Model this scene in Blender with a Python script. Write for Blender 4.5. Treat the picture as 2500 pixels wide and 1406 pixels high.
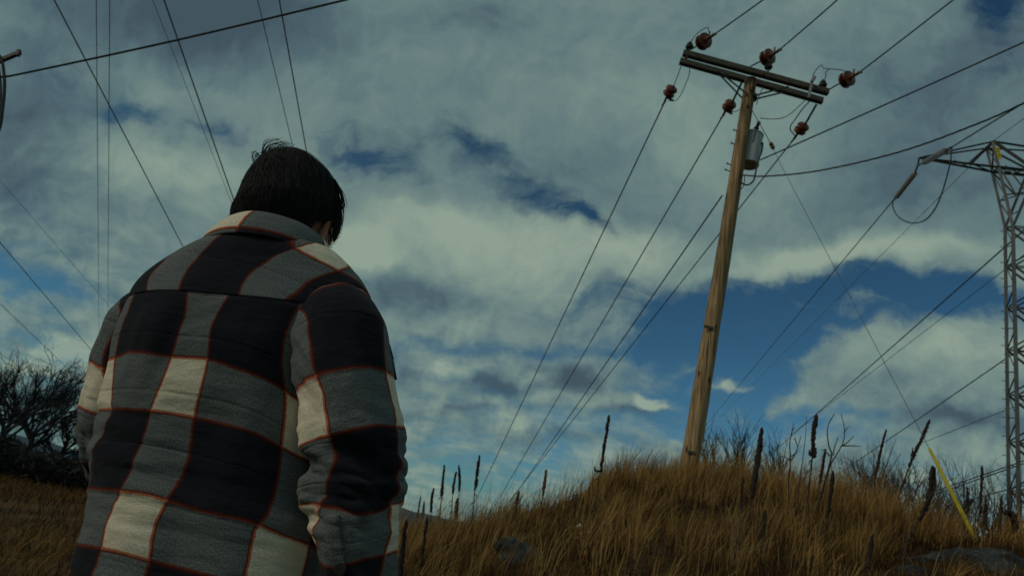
import bpy, bmesh, math, random
import numpy as np
from mathutils import Vector, Matrix

for o in list(bpy.data.objects):
    bpy.data.objects.remove(o, do_unlink=True)
scene = bpy.context.scene
COL = scene.collection
rng = np.random.default_rng(7)
random.seed(7)

# ------------------------------------------------------------------ camera
ROLL, PITCH, FPX = math.radians(10.5), math.radians(19.6), 1667.0
CAM = np.array([0.0, 0.0, 1.05])
FW = np.array([0, math.cos(PITCH), math.sin(PITCH)])
U0 = np.array([0, -math.sin(PITCH), math.cos(PITCH)])
R0 = np.array([1.0, 0, 0])
RC = math.cos(ROLL) * R0 + math.sin(ROLL) * U0
UC = -math.sin(ROLL) * R0 + math.cos(ROLL) * U0
cam_data = bpy.data.cameras.new('camera')
cam = bpy.data.objects.new('camera', cam_data)
COL.objects.link(cam)
cam.matrix_world = Matrix(((RC[0], UC[0], -FW[0], CAM[0]), (RC[1], UC[1], -FW[1], CAM[1]),
                           (RC[2], UC[2], -FW[2], CAM[2]), (0, 0, 0, 1)))
cam_data.sensor_width = 36.0
cam_data.lens = FPX / 2500 * 36
cam_data.clip_start = 0.05
cam_data.clip_end = 6000
cam_data.dof.use_dof = True
cam_data.dof.focus_distance = 1.32
cam_data.dof.aperture_fstop = 9.0
scene.camera = cam

# ------------------------------------------------------------------ world and sun
SUN_DIR = np.array([-0.74, -0.34, 0.58]); SUN_DIR /= np.linalg.norm(SUN_DIR)
SUN_EL = math.asin(SUN_DIR[2]); SUN_AZ = math.atan2(SUN_DIR[0], SUN_DIR[1])
world = bpy.data.worlds.new('World'); scene.world = world
world.use_nodes = True
WT = world.node_tree
WT.nodes.clear()

def wn(kind, **kw):
    n = WT.nodes.new(kind)
    for k, v in kw.items():
        setattr(n, k, v)
    return n

def wl(a, b):
    WT.links.new(a, b)

def wsock(n, i, v):
    if hasattr(v, 'default_value') or hasattr(v, 'is_output'):
        wl(v, n.inputs[i])
    else:
        n.inputs[i].default_value = v

def wmath(op, a, b=0.0, c=None, clamp=False):
    n = wn('ShaderNodeMath', operation=op, use_clamp=clamp)
    wsock(n, 0, a); wsock(n, 1, b)
    if c is not None:
        wsock(n, 2, c)
    return n.outputs[0]

def wvec(op, a, b=None, out=0):
    n = wn('ShaderNodeVectorMath', operation=op)
    wsock(n, 0, a)
    if b is not None:
        wsock(n, 1, b)
    return n.outputs[out]

def wnoise(vec, scale, detail=6.0, rough=0.55, dist=0.0, lac=2.0):
    n = wn('ShaderNodeTexNoise')
    wl(vec, n.inputs['Vector'])
    n.inputs['Scale'].default_value = scale
    n.inputs['Detail'].default_value = detail
    n.inputs['Roughness'].default_value = rough
    n.inputs['Distortion'].default_value = dist
    n.inputs['Lacunarity'].default_value = lac
    return n

def wrange(v, a, b, c=0.0, d=1.0, smooth=True):
    n = wn('ShaderNodeMapRange', interpolation_type='SMOOTHSTEP' if smooth else 'LINEAR')
    wsock(n, 0, v); n.inputs[1].default_value = a; n.inputs[2].default_value = b
    n.inputs[3].default_value = c; n.inputs[4].default_value = d
    return n.outputs[0]

def wmix(f, a, b):
    n = wn('ShaderNodeMix', data_type='RGBA')
    wsock(n, 0, f)
    for i, v in ((6, a), (7, b)):
        if hasattr(v, 'is_output'):
            wl(v, n.inputs[i])
        else:
            n.inputs[i].default_value = (*v, 1)
    return n.outputs[2]

def build_sky():
    tc = wn('ShaderNodeTexCoord').outputs['Generated']
    sky = wn('ShaderNodeTexSky', sky_type='NISHITA', sun_disc=False)
    sky.sun_elevation = SUN_EL; sky.sun_rotation = SUN_AZ
    sky.air_density = 1.0; sky.dust_density = 0.6; sky.ozone_density = 1.6
    sep = wn('ShaderNodeSeparateXYZ'); wl(tc, sep.inputs[0])
    z = wmath('MAXIMUM', sep.outputs[2], 0.0)
    den = wmath('ADD', z, 0.16)
    # cloud deck: flat layer coordinates
    cx = wmath('DIVIDE', sep.outputs[0], den); cy = wmath('DIVIDE', sep.outputs[1], den)
    cmb = wn('ShaderNodeCombineXYZ'); wl(cx, cmb.inputs[0]); wl(cy, cmb.inputs[1])
    deck = cmb.outputs[0]
    # tangent-plane coordinates about a fixed compass direction, for the placing of the large gaps
    fx = wvec('DOT_PRODUCT', tc, tuple(FW), 1)
    fxm = wmath('MAXIMUM', fx, 0.08)
    ax = wmath('DIVIDE', wvec('DOT_PRODUCT', tc, tuple(RC), 1), fxm)
    ay = wmath('DIVIDE', wvec('DOT_PRODUCT', tc, tuple(UC), 1), fxm)
    cmb2 = wn('ShaderNodeCombineXYZ'); wl(ax, cmb2.inputs[0]); wl(ay, cmb2.inputs[1])
    warpn = wnoise(cmb2.outputs[0], 3.2, 3.0, 0.55)
    warp = wvec('SUBTRACT', warpn.outputs['Color'], (0.5, 0.5, 0.5))
    wsc = wn('ShaderNodeVectorMath', operation='SCALE'); wl(warp, wsc.inputs[0]); wsc.inputs['Scale'].default_value = 0.17
    warpn2 = wnoise(cmb2.outputs[0], 13.0, 4.0, 0.6)
    warp2 = wvec('SUBTRACT', warpn2.outputs['Color'], (0.5, 0.5, 0.5))
    wsc2 = wn('ShaderNodeVectorMath', operation='SCALE'); wl(warp2, wsc2.inputs[0]); wsc2.inputs['Scale'].default_value = 0.06
    tp_ = wvec('ADD', wvec('ADD', cmb2.outputs[0], wsc.outputs[0]), wsc2.outputs[0])
    front = wrange(fx, 0.08, 0.3)

    sp3 = wn('ShaderNodeSeparateXYZ'); wl(tp_, sp3.inputs[0])
    cb3 = wn('ShaderNodeCombineXYZ'); wl(sp3.outputs[0], cb3.inputs[0]); wl(sp3.outputs[1], cb3.inputs[1]); cb3.inputs[2].default_value = 1.0
    tq = cb3.outputs[0]

    def blobs(lst):
        """sum of soft elliptical patches: (x, y, half length, half height, slope, strength)"""
        tot = None
        for (px, py, rx, ry, ang, amp) in lst:
            x0, y0 = (px - 1250) / FPX, (703 - py) / FPX
            a = math.radians(-ang); c, s_ = math.cos(a), math.sin(a); rx, ry = rx / FPX, ry / FPX
            u = wvec('DOT_PRODUCT', tq, (c / rx, s_ / rx, -(c * x0 + s_ * y0) / rx), 1)
            v = wvec('DOT_PRODUCT', tq, (-s_ / ry, c / ry, (s_ * x0 - c * y0) / ry), 1)
            d = wmath('SQRT', wmath('MULTIPLY_ADD', u, u, wmath('MULTIPLY', v, v)))
            g = wrange(d, 1.35, 0.0, 0.0, amp)
            tot = g if tot is None else wmath('ADD', tot, g)
        return wmath('MULTIPLY', tot, front)

    holes = blobs([
        (330, 270, 130, 34, 4, .55), (560, 298, 110, 26, 12, .42),
        (900, 390, 170, 50, 20, .58), (1000, 350, 80, 50, 0, .35), (1150, 335, 120, 50, 22, .68), (1320, 480, 200, 70, 26, .62), (1420, 525, 90, 34, 25, .45),
        (2010, 765, 560, 115, -6, .95), (1850, 870, 320, 165, 0, .75), (1500, 740, 200, 60, -5, .4), (2300, 730, 240, 50, -8, .5),
        (2490, 10, 130, 80, -40, .9), (2450, 170, 110, 50, -30, .4), (30, 640, 110, 50, 5, .7), (150, 720, 160, 50, 3, .5),
        (1850, 1020, 520, 100, 2, .5), (1250, 850, 420, 34, 4, .4), (1150, 1120, 420, 60, 3, .3), (2420, 820, 120, 40, 0, .45),
    ])
    puffs = blobs([
        (1605, 975, 62, 30, 5, 1.0), (1810, 935, 70, 18, 3, .8), (1960, 985, 60, 26, 0, .7), (2150, 765, 110, 30, 3, .85),
        (2010, 750, 70, 24, 5, .5), (2060, 620, 420, 60, -7, 1.0), (2350, 900, 330, 120, -5, 1.3), (2440, 1000, 300, 140, 0, .8),
        (2060, 970, 90, 50, 30, .4), (1480, 965, 130, 34, 8, .5), (2480, 640, 160, 50, -5, .6),
    ])
    bright = blobs([
        (1300, 600, 300, 120, 10, .5), (900, 590, 150, 90, 10, .55), (1080, 540, 150, 60, 8, .3), (2050, 635, 380, 50, -7, .6), (1340, 930, 60, 30, 0, .6),
        (1610, 970, 50, 24, 0, .7), (2300, 860, 240, 70, -6, .35), (380, 400, 340, 90, 8, .35), (1700, 330, 520, 180, 5, .22),
        (1130, 905, 130, 24, 5, .4), (1330, 1030, 240, 20, 3, .35), (160, 870, 120, 40, 0, .5), (1560, 600, 180, 60, 0, .3),
        (1820, 935, 60, 16, 0, .4),
    ])
    dark = blobs([
        (480, 40, 420, 150, 5, .75), (60, 330, 260, 330, 0, .5), (1250, 940, 110, 42, 4, .8), (1400, 930, 110, 40, 4, .8),
        (990, 690, 140, 60, 5, .55), (980, 905, 90, 60, 0, .5), (1590, 1003, 130, 24, 6, .7), (2400, 1060, 330, 60, 0, .6),
        (1400, 1075, 300, 26, 3, .45), (1100, 1010, 260, 22, 3, .35), (2300, 420, 420, 160, 0, .4), (2400, 150, 420, 160, -20, .35),
        (1480, 400, 330, 130, 10, .2), (1150, 60, 220, 90, 0, .3), (100, 1000, 240, 130, 0, .5), (2150, 500, 200, 60, 0, .2),
    ])
    low = wrange(sep.outputs[2], 0.42, 0.05)                       # towards the horizon the deck breaks into small heaps
    n1 = wnoise(deck, 1.15, 4.0, 0.56).outputs[0]
    n2 = wnoise(deck, 4.2, 5.0, 0.58).outputs[0]
    n5 = wnoise(tp_, 8.0, 6.0, 0.62).outputs[0]
    shift = wvec('ADD', tp_, (-0.010, 0.016, 0.0))
    n6 = wnoise(shift, 8.0, 3.0, 0.62).outputs[0]
    # rippled high cloud: fine rows
    st = wn('ShaderNodeMapping'); wl(tp_, st.inputs[0])
    st.inputs['Rotation'].default_value = (0, 0, math.radians(14)); st.inputs['Scale'].default_value = (16, 52, 1)
    n3 = wnoise(st.outputs[0], 1.0, 3.0, 0.6).outputs[0]
    cov = wmath('ADD', wmath('MULTIPLY', wmath('SUBTRACT', n1, 0.5), 0.9), wmath('MULTIPLY', wmath('SUBTRACT', n2, 0.5), wmath('MULTIPLY_ADD', low, 1.5, 0.35)))
    cov = wmath('ADD', cov, wmath('MULTIPLY', wmath('SUBTRACT', n5, 0.5), 1.0))
    cov = wmath('ADD', cov, wmath('MULTIPLY', wmath('SUBTRACT', n3, 0.5), wmath('MULTIPLY_ADD', holes, 1.0, 0.45)))
    cov = wmath('ADD', cov, wmath('MULTIPLY_ADD', low, -0.26, 0.76))
    cov = wmath('SUBTRACT', cov, wmath('MULTIPLY', holes, 1.28))
    cov = wmath('ADD', cov, puffs)
    cover = wrange(cov, -0.30, 0.72)
    # cloud light and shade: lit upper edges, greyer where the deck is thick
    lum = wmath('MULTIPLY', wmath('SUBTRACT', n2, 0.5), wmath('MULTIPLY_ADD', low, 0.7, 0.25))
    lum = wmath('ADD', lum, wmath('MULTIPLY', wmath('SUBTRACT', n1, 0.5), -0.7))
    lum = wmath('ADD', lum, wmath('MULTIPLY', wmath('SUBTRACT', n5, 0.5), wmath('MULTIPLY_ADD', low, 0.30, 0.48)))
    lum = wmath('ADD', lum, wmath('MULTIPLY', wmath('SUBTRACT', n5, n6), wmath('MULTIPLY_ADD', low, 1.5, 0.6)))
    lum = wmath('ADD', wmath('ADD', lum, 0.60), wmath('MULTIPLY', bright, 1.35))
    lum = wmath('SUBTRACT', lum, dark)
    lum = wmath('ADD', lum, wrange(sep.outputs[2], 0.45, 0.0, 0.0, 0.24))
    lum = wmath('MINIMUM', wmath('MAXIMUM', lum, 0.0), 1.25)
    ramp = wn('ShaderNodeValToRGB'); wl(wmath('DIVIDE', lum, 1.25), ramp.inputs[0])
    e = ramp.color_ramp.elements
    e[0].position = 0.0; e[0].color = (0.055, 0.090, 0.112, 1)
    e[1].position = 1.0; e[1].color = (0.270, 0.350, 0.285, 1)
    for p, c in ((0.22, (0.080, 0.132, 0.155)), (0.45, (0.122, 0.196, 0.200)), (0.7, (0.182, 0.262, 0.238))):
        q = e.new(p); q.color = (*c, 1)
    K = 10.0
    cl = wn('ShaderNodeVectorMath', operation='SCALE'); wl(ramp.outputs[0], cl.inputs[0]); cl.inputs['Scale'].default_value = K
    blue = wn('ShaderNodeVectorMath', operation='MULTIPLY'); wl(sky.outputs[0], blue.inputs[0]); blue.inputs[1].default_value = SKY_GAIN
    lift = wn('ShaderNodeVectorMath', operation='SCALE'); wl(blue.outputs[0], lift.inputs[0]); wl(wrange(sep.outputs[2], 0.45, 0.08, 1.0, 1.3), lift.inputs['Scale'])
    col = wmix(cover, lift.outputs[0], cl.outputs[0])
    # thin haze near the horizon
    bg = wn('ShaderNodeBackground'); bg.inputs[1].default_value = 0.1
    wl(col, bg.inputs[0])
    out = wn('ShaderNodeOutputWorld'); wl(bg.outputs[0], out.inputs[0])

world.cycles.sampling_method = 'MANUAL'
world.cycles.sample_map_resolution = 256
SKY_GAIN = (0.15, 0.31, 0.36)
build_sky()
sun_data = bpy.data.lights.new('sun', 'SUN')
sun_data.energy = 0.9
sun_data.angle = math.radians(12)
sun_data.color = (1.0, 0.88, 0.70)
sun = bpy.data.objects.new('sun', sun_data)
COL.objects.link(sun)
sun.rotation_euler = Vector(SUN_DIR).to_track_quat('Z', 'Y').to_euler()

vs = scene.view_settings
vs.view_transform = 'Standard'; vs.look = 'None'; vs.exposure = 0.0; vs.gamma = 1.0; vs.use_curve_mapping = False
scene.render.engine = 'CYCLES'
scene.cycles.max_bounces = 4
scene.cycles.diffuse_bounces = 2
scene.cycles.use_denoising = True

# ------------------------------------------------------------------ geometry helpers
def ray(px, py):
    return FW + (px - 1250) / FPX * RC + (703 - py) / FPX * UC

def at(px, py, Y):
    d = ray(px, py)
    return CAM + d * (Y / d[1])

def at_z(px, py, z):
    d = ray(px, py)
    return CAM + d * ((z - CAM[2]) / d[2])

def at_plane(px, py, p0, n):
    d = ray(px, py)
    return CAM + d * (np.dot(n, p0 - CAM) / np.dot(n, d))

def proj(P):
    P = np.asarray(P, float) - CAM
    w = P @ FW
    return np.stack([1250 + FPX * (P @ RC) / w, 703 - FPX * (P @ UC) / w], -1)

def catmull(pts, n):
    """smooth polyline through pts with n points per span"""
    p = np.asarray(pts, float)
    if len(p) < 3:
        t = np.linspace(0, 1, n + 1)[:, None]
        return p[0] * (1 - t) + p[-1] * t
    q = np.vstack([2 * p[0] - p[1], p, 2 * p[-1] - p[-2]])
    out = []
    for i in range(len(p) - 1):
        a, b, c, d = q[i], q[i + 1], q[i + 2], q[i + 3]
        t = np.linspace(0, 1, n, endpoint=False)[:, None]
        out.append(0.5 * (2 * b + (c - a) * t + (2 * a - 5 * b + 4 * c - d) * t ** 2 + (3 * b - a - 3 * c + d) * t ** 3))
    out.append(p[-1:])
    return np.vstack(out)

def frames(pts):
    pts = np.asarray(pts, float)
    t = np.gradient(pts, axis=0)
    t /= np.linalg.norm(t, axis=1)[:, None] + 1e-12
    ref = np.array([0, 0, 1.0]) if abs(t[0][2]) < 0.8 else np.array([1.0, 0, 0])
    u = np.cross(ref, t[0]); u /= np.linalg.norm(u)
    U = [u]
    for i in range(1, len(pts)):
        u = U[-1] - t[i] * np.dot(U[-1], t[i])
        n = np.linalg.norm(u)
        u = u / n if n > 1e-6 else U[-1]
        U.append(u)
    U = np.array(U); V = np.cross(t, U)
    return t, U, V

_h = np.random.default_rng(11).random((64, 64, 64))
def vnoise(p):
    p = np.asarray(p, float)
    i = np.floor(p).astype(int); f = p - i
    f = f * f * (3 - 2 * f)
    def g(a, b, c):
        return _h[(i[..., 0] + a) & 63, (i[..., 1] + b) & 63, (i[..., 2] + c) & 63]
    x, y, z = f[..., 0], f[..., 1], f[..., 2]
    return ((g(0,0,0)*(1-x)+g(1,0,0)*x)*(1-y)+(g(0,1,0)*(1-x)+g(1,1,0)*x)*y)*(1-z) + \
           ((g(0,0,1)*(1-x)+g(1,0,1)*x)*(1-y)+(g(0,1,1)*(1-x)+g(1,1,1)*x)*y)*z - 0.5

def fbm(p, o=4):
    s, a = 0, 1.0
    p = np.asarray(p, float)
    for k in range(o):
        s = s + a * vnoise(p * 2 ** k + 17.3 * k); a *= 0.5
    return s

class MB:
    def __init__(self):
        self.v = []; self.f = []; self.n = 0
    def add(self, v, f):
        self.v.append(np.asarray(v, float).reshape(-1, 3))
        self.f += [tuple(int(i) + self.n for i in q) for q in f]
        self.n += len(self.v[-1])
        return self
    def tube(self, pts, r, sides=6, cap=True):
        pts = np.asarray(pts, float); m = len(pts)
        r = np.broadcast_to(np.asarray(r, float), (m,))
        t, U, V = frames(pts)
        a = np.linspace(0, 2 * np.pi, sides, endpoint=False)
        ring = np.cos(a)[None, :, None] * U[:, None, :] + np.sin(a)[None, :, None] * V[:, None, :]
        v = pts[:, None, :] + ring * r[:, None, None]
        f = []
        for i in range(m - 1):
            for j in range(sides):
                k = (j + 1) % sides
                f.append((i * sides + j, i * sides + k, (i + 1) * sides + k, (i + 1) * sides + j))
        if cap:
            f.append(tuple(range(sides))[::-1]); f.append(tuple((m - 1) * sides + j for j in range(sides)))
        return self.add(v, f)
    def bar(self, a, b, w, h=None, up=(0, 0, 1), bevel=0.0):
        """box beam from a to b with section w x h"""
        a = np.asarray(a, float); b = np.asarray(b, float); h = h or w
        t = b - a; t = t / np.linalg.norm(t)
        up = np.asarray(up, float)
        s = np.cross(t, up)
        if np.linalg.norm(s) < 1e-4:
            s = np.cross(t, np.array([1.0, 0, 0]))
        s /= np.linalg.norm(s); q = np.cross(s, t)
        c = min(w, h) * 0.14 if bevel == 0 else bevel
        sec = [(-w/2+c, -h/2), (w/2-c, -h/2), (w/2, -h/2+c), (w/2, h/2-c), (w/2-c, h/2), (-w/2+c, h/2), (-w/2, h/2-c), (-w/2, -h/2+c)]
        v = [p + s * x + q * y for p in (a, b) for x, y in sec]
        f = [(j, (j+1) % 8, 8 + (j+1) % 8, 8 + j) for j in range(8)] + [tuple(range(8))[::-1], tuple(range(8, 16))]
        return self.add(v, f)
    def angle_bar(self, a, b, w, th, up=(0, 0, 1)):
        """rolled L-section from a to b"""
        a = np.asarray(a, float); b = np.asarray(b, float)
        t = b - a; t /= np.linalg.norm(t)
        s = np.cross(t, np.asarray(up, float))
        if np.linalg.norm(s) < 1e-4:
            s = np.cross(t, np.array([1.0, 0, 0]))
        s /= np.linalg.norm(s); q = np.cross(s, t)
        sec = [(0, 0), (w, 0), (w, th), (th, th), (th, w), (0, w)]
        v = [p + s * (x - w / 3) + q * (y - w / 3) for p in (a, b) for x, y in sec]
        f = [(j, (j+1) % 6, 6 + (j+1) % 6, 6 + j) for j in range(6)] + [(3, 2, 1, 0), (5, 4, 3, 0), (6, 7, 8, 9), (6, 9, 10, 11)]
        return self.add(v, f)
    def lathe(self, a, axis, prof, sides=16):
        """prof: list of (distance along axis, radius)"""
        a = np.asarray(a, float); axis = np.asarray(axis, float); axis /= np.linalg.norm(axis)
        ref = np.array([0, 0, 1.0]) if abs(axis[2]) < 0.9 else np.array([1.0, 0, 0])
        u = np.cross(ref, axis); u /= np.linalg.norm(u); w = np.cross(axis, u)
        an = np.linspace(0, 2 * np.pi, sides, endpoint=False)
        v = []
        for d, r in prof:
            v += [a + axis * d + (u * math.cos(t) + w * math.sin(t)) * r for t in an]
        m = len(prof); f = []
        for i in range(m - 1):
            for j in range(sides):
                k = (j + 1) % sides
                f.append((i*sides+j, i*sides+k, (i+1)*sides+k, (i+1)*sides+j))
        f.append(tuple(range(sides))[::-1]); f.append(tuple((m-1)*sides+j for j in range(sides)))
        return self.add(v, f)
    def blob(self, c, r, nz=0.12, seg=10, rings=7, fr=2.0, seed=0.0):
        c = np.asarray(c, float); r = np.broadcast_to(np.asarray(r, float), (3,))
        v = [c + np.array([0, 0, -r[2]])]
        for i in range(1, rings):
            ph = -math.pi / 2 + math.pi * i / rings
            for j in range(seg):
                th = 2 * math.pi * j / seg
                d = np.array([math.cos(ph) * math.cos(th), math.cos(ph) * math.sin(th), math.sin(ph)])
                k = 1 + nz * 2 * float(fbm((d * fr + seed + 31.0)[None], 3)[0])
                v.append(c + d * r * k)
        v.append(c + np.array([0, 0, r[2]]))
        f = [(0, 1 + (j+1) % seg, 1 + j) for j in range(seg)]
        for i in range(rings - 2):
            for j in range(seg):
                k = (j + 1) % seg
                f.append((1+i*seg+j, 1+i*seg+k, 1+(i+1)*seg+k, 1+(i+1)*seg+j))
        L = len(v) - 1; b = 1 + (rings - 2) * seg
        f += [(L, b + j, b + (j+1) % seg) for j in range(seg)]
        return self.add(v, f)
    def build(self, name, mat, parent=None, smooth=True):
        me = bpy.data.meshes.new(name)
        V = np.vstack(self.v)
        me.from_pydata(V.tolist(), [], self.f)
        return link(name, me, mat, parent, smooth)

def link(name, me, mat, parent=None, smooth=True):
    if mat is not None:
        me.materials.append(mat)
    if smooth:
        me.polygons.foreach_set('use_smooth', np.ones(len(me.polygons), bool))
        try:
            me.set_sharp_from_angle(angle=math.radians(42))
        except Exception:
            pass
    me.update()
    o = bpy.data.objects.new(name, me)
    COL.objects.link(o)
    if parent is not None:
        attach(o, parent)
    return o

def attach(o, parent):
    o.parent = parent
    o.matrix_parent_inverse = Matrix.Translation(-parent.location)   # every location here is a world location

def empty(name, loc):
    o = bpy.data.objects.new(name, None)
    o.empty_display_size = 0.2
    o.location = [float(x) for x in loc]
    COL.objects.link(o)
    return o

def tag(o, label=None, cat=None, group=None, kind=None):
    if label: o['label'] = label
    if cat: o['category'] = cat
    if group: o['group'] = group
    if kind: o['kind'] = kind
    return o

# ------------------------------------------------------------------ materials
def new_mat(name):
    m = bpy.data.materials.new(name); m.use_nodes = True
    nt = m.node_tree; b = nt.nodes['Principled BSDF']
    return m, nt, b

def N(nt, kind, **kw):
    n = nt.nodes.new(kind)
    for k, v in kw.items():
        setattr(n, k, v)
    return n

def simple_mat(name, c1, c2, scale=8, rough=0.8, metal=0.0, bump=0.2, stretch=(1, 1, 1), detail=6, coords='Object', spec=0.3, bdist=0.01):
    m, nt, b = new_mat(name)
    tc = N(nt, 'ShaderNodeTexCoord'); mp = N(nt, 'ShaderNodeMapping'); mp.inputs['Scale'].default_value = stretch
    nt.links.new(tc.outputs[coords], mp.inputs[0])
    no = N(nt, 'ShaderNodeTexNoise'); no.inputs['Scale'].default_value = scale; no.inputs['Detail'].default_value = detail
    no.inputs['Roughness'].default_value = 0.62
    nt.links.new(mp.outputs[0], no.inputs[0])
    r = N(nt, 'ShaderNodeValToRGB'); e = r.color_ramp.elements
    e[0].position = 0.3; e[0].color = (*c1, 1); e[1].position = 0.7; e[1].color = (*c2, 1)
    nt.links.new(no.outputs[0], r.inputs[0]); nt.links.new(r.outputs[0], b.inputs['Base Color'])
    b.inputs['Roughness'].default_value = rough; b.inputs['Metallic'].default_value = metal
    b.inputs['Specular IOR Level'].default_value = spec
    if bump:
        bp = N(nt, 'ShaderNodeBump'); bp.inputs['Strength'].default_value = bump; bp.inputs['Distance'].default_value = bdist
        nt.links.new(no.outputs[0], bp.inputs['Height']); nt.links.new(bp.outputs[0], b.inputs['Normal'])
    return m

M = {}
M['arm_wood'] = simple_mat('weathered_crossarm_wood', (0.045, 0.042, 0.036), (0.11, 0.10, 0.08), 6, 0.85, bump=0.4, stretch=(1, 6, 6))
M['steel'] = simple_mat('galvanised_steel', (0.10, 0.11, 0.11), (0.20, 0.21, 0.21), 5, 0.6, 0.4, 0.1)
M['dark_steel'] = simple_mat('dark_hardware_steel', (0.03, 0.03, 0.032), (0.075, 0.07, 0.065), 20, 0.6, 0.4, 0.1)
M['tower_steel'] = simple_mat('tower_galvanised_steel', (0.08, 0.088, 0.09), (0.17, 0.18, 0.18), 0.7, 0.65, 0.3, 0.0)
M['wire'] = simple_mat('aluminium_conductor', (0.045, 0.06, 0.075), (0.075, 0.09, 0.10), 3, 0.6, 0.2, 0.0)
M['conductor'] = simple_mat('bright_aluminium_strand', (0.15, 0.17, 0.18), (0.22, 0.24, 0.25), 3, 0.6, 0.1, 0.0)
M['cable'] = simple_mat('black_cable', (0.012, 0.013, 0.014), (0.025, 0.025, 0.026), 8, 0.5, 0.0, 0.0)
M['porcelain'] = simple_mat('brown_porcelain_glaze', (0.085, 0.022, 0.009), (0.16, 0.042, 0.015), 9, 0.36, 0.0, 0.05, spec=0.3)
M['grey_porcelain'] = simple_mat('grey_porcelain', (0.16, 0.18, 0.19), (0.28, 0.30, 0.31), 9, 0.3, 0.0, 0.05, spec=0.5)
M['tank'] = simple_mat('transformer_grey_paint', (0.32, 0.38, 0.41), (0.44, 0.49, 0.52), 3.5, 0.38, 0.0, 0.05)
M['guard'] = simple_mat('yellow_plastic_guard', (0.48, 0.40, 0.02), (0.60, 0.52, 0.04), 4, 0.5, 0.0, 0.05)
M['rust'] = simple_mat('rusty_bronze_clamp', (0.09, 0.05, 0.02), (0.17, 0.09, 0.035), 25, 0.7, 0.3, 0.2)
M['rock'] = simple_mat('grey_boulder', (0.020, 0.025, 0.028), (0.085, 0.097, 0.10), 4.0, 0.95, 0.0, 1.0, detail=12, bdist=0.06)
def rock_mat():
    m, nt, b = new_mat('lichened_boulder')
    tc = N(nt, 'ShaderNodeTexCoord')
    def noise(sc, det, rg=0.65):
        n = N(nt, 'ShaderNodeTexNoise'); n.inputs['Scale'].default_value = sc; n.inputs['Detail'].default_value = det; n.inputs['Roughness'].default_value = rg
        nt.links.new(tc.outputs['Object'], n.inputs[0]); return n.outputs[0]
    a, c, d = noise(3.5, 10), noise(9.0, 6), noise(38.0, 4)
    r = N(nt, 'ShaderNodeValToRGB'); e = r.color_ramp.elements
    e[0].position = 0.32; e[0].color = (0.012, 0.014, 0.016, 1); e[1].position = 0.68; e[1].color = (0.088, 0.098, 0.10, 1)
    nt.links.new(a, r.inputs[0])
    l = N(nt, 'ShaderNodeMapRange'); l.inputs[1].default_value = 0.56; l.inputs[2].default_value = 0.66; nt.links.new(c, l.inputs[0])
    mx = N(nt, 'ShaderNodeMix', data_type='RGBA'); mx.inputs[7].default_value = (0.15, 0.165, 0.15, 1)
    nt.links.new(l.outputs[0], mx.inputs[0]); nt.links.new(r.outputs[0], mx.inputs[6])
    sp = N(nt, 'ShaderNodeMix', data_type='RGBA', blend_type='MULTIPLY'); sp.inputs[0].default_value = 0.7
    r2 = N(nt, 'ShaderNodeValToRGB'); e = r2.color_ramp.elements; e[0].position = 0.35; e[0].color = (0.35, 0.35, 0.36, 1); e[1].position = 0.62; e[1].color = (1.15, 1.15, 1.1, 1)
    nt.links.new(d, r2.inputs[0]); nt.links.new(mx.outputs[2], sp.inputs[6]); nt.links.new(r2.outputs[0], sp.inputs[7])
    nt.links.new(sp.outputs[2], b.inputs['Base Color']); b.inputs['Roughness'].default_value = 0.95; b.inputs['Specular IOR Level'].default_value = 0.15
    b1 = N(nt, 'ShaderNodeBump'); b1.inputs['Strength'].default_value = 1.0; b1.inputs['Distance'].default_value = 0.12; nt.links.new(a, b1.inputs['Height'])
    b2 = N(nt, 'ShaderNodeBump'); b2.inputs['Strength'].default_value = 0.8; b2.inputs['Distance'].default_value = 0.02; nt.links.new(d, b2.inputs['Height'])
    nt.links.new(b1.outputs[0], b2.inputs['Normal']); nt.links.new(b2.outputs[0], b.inputs['Normal'])
    return m
M['rock'] = rock_mat()
M['mullein'] = simple_mat('dead_mullein_spike', (0.014, 0.010, 0.009), (0.045, 0.028, 0.020), 60, 0.95, 0.0, 0.5, bdist=0.004)
M['mullein_stem'] = simple_mat('dead_mullein_stem', (0.035, 0.024, 0.016), (0.08, 0.055, 0.033), 40, 0.9, 0.0, 0.2)
M['mullein_tan'] = simple_mat('weathered_tan_spike', (0.07, 0.04, 0.018), (0.15, 0.085, 0.035), 50, 0.95, 0.0, 0.4, bdist=0.004)
M['twig'] = simple_mat('bare_twig_bark', (0.022, 0.018, 0.018), (0.06, 0.05, 0.045), 30, 0.9, 0.0, 0.2)
M['bark'] = simple_mat('dark_tree_bark', (0.022, 0.022, 0.026), (0.050, 0.048, 0.050), 8, 0.9, 0.0, 0.3)
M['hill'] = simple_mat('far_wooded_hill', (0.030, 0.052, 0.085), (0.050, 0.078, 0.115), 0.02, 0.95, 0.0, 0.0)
M['skin'] = simple_mat('skin', (0.34, 0.14, 0.09), (0.46, 0.20, 0.13), 14, 0.55, 0.0, 0.1)
M['trousers'] = simple_mat('dark_trousers', (0.012, 0.013, 0.017), (0.022, 0.023, 0.028), 60, 0.9, 0.0, 0.3)
M['boots'] = simple_mat('brown_boots', (0.03, 0.018, 0.010), (0.06, 0.035, 0.02), 20, 0.6, 0.0, 0.2)
M['hair'] = simple_mat('dark_brown_hair', (0.012, 0.012, 0.013), (0.022, 0.021, 0.021), 30, 0.7, 0.0, 0.0, spec=0.12)
M['button'] = simple_mat('black_button', (0.01, 0.01, 0.011), (0.02, 0.02, 0.021), 20, 0.4, 0.0, 0.0)
M['sign'] = simple_mat('yellow_plate', (0.55, 0.42, 0.02), (0.62, 0.48, 0.03), 4, 0.6, 0.0, 0.0)
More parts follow.
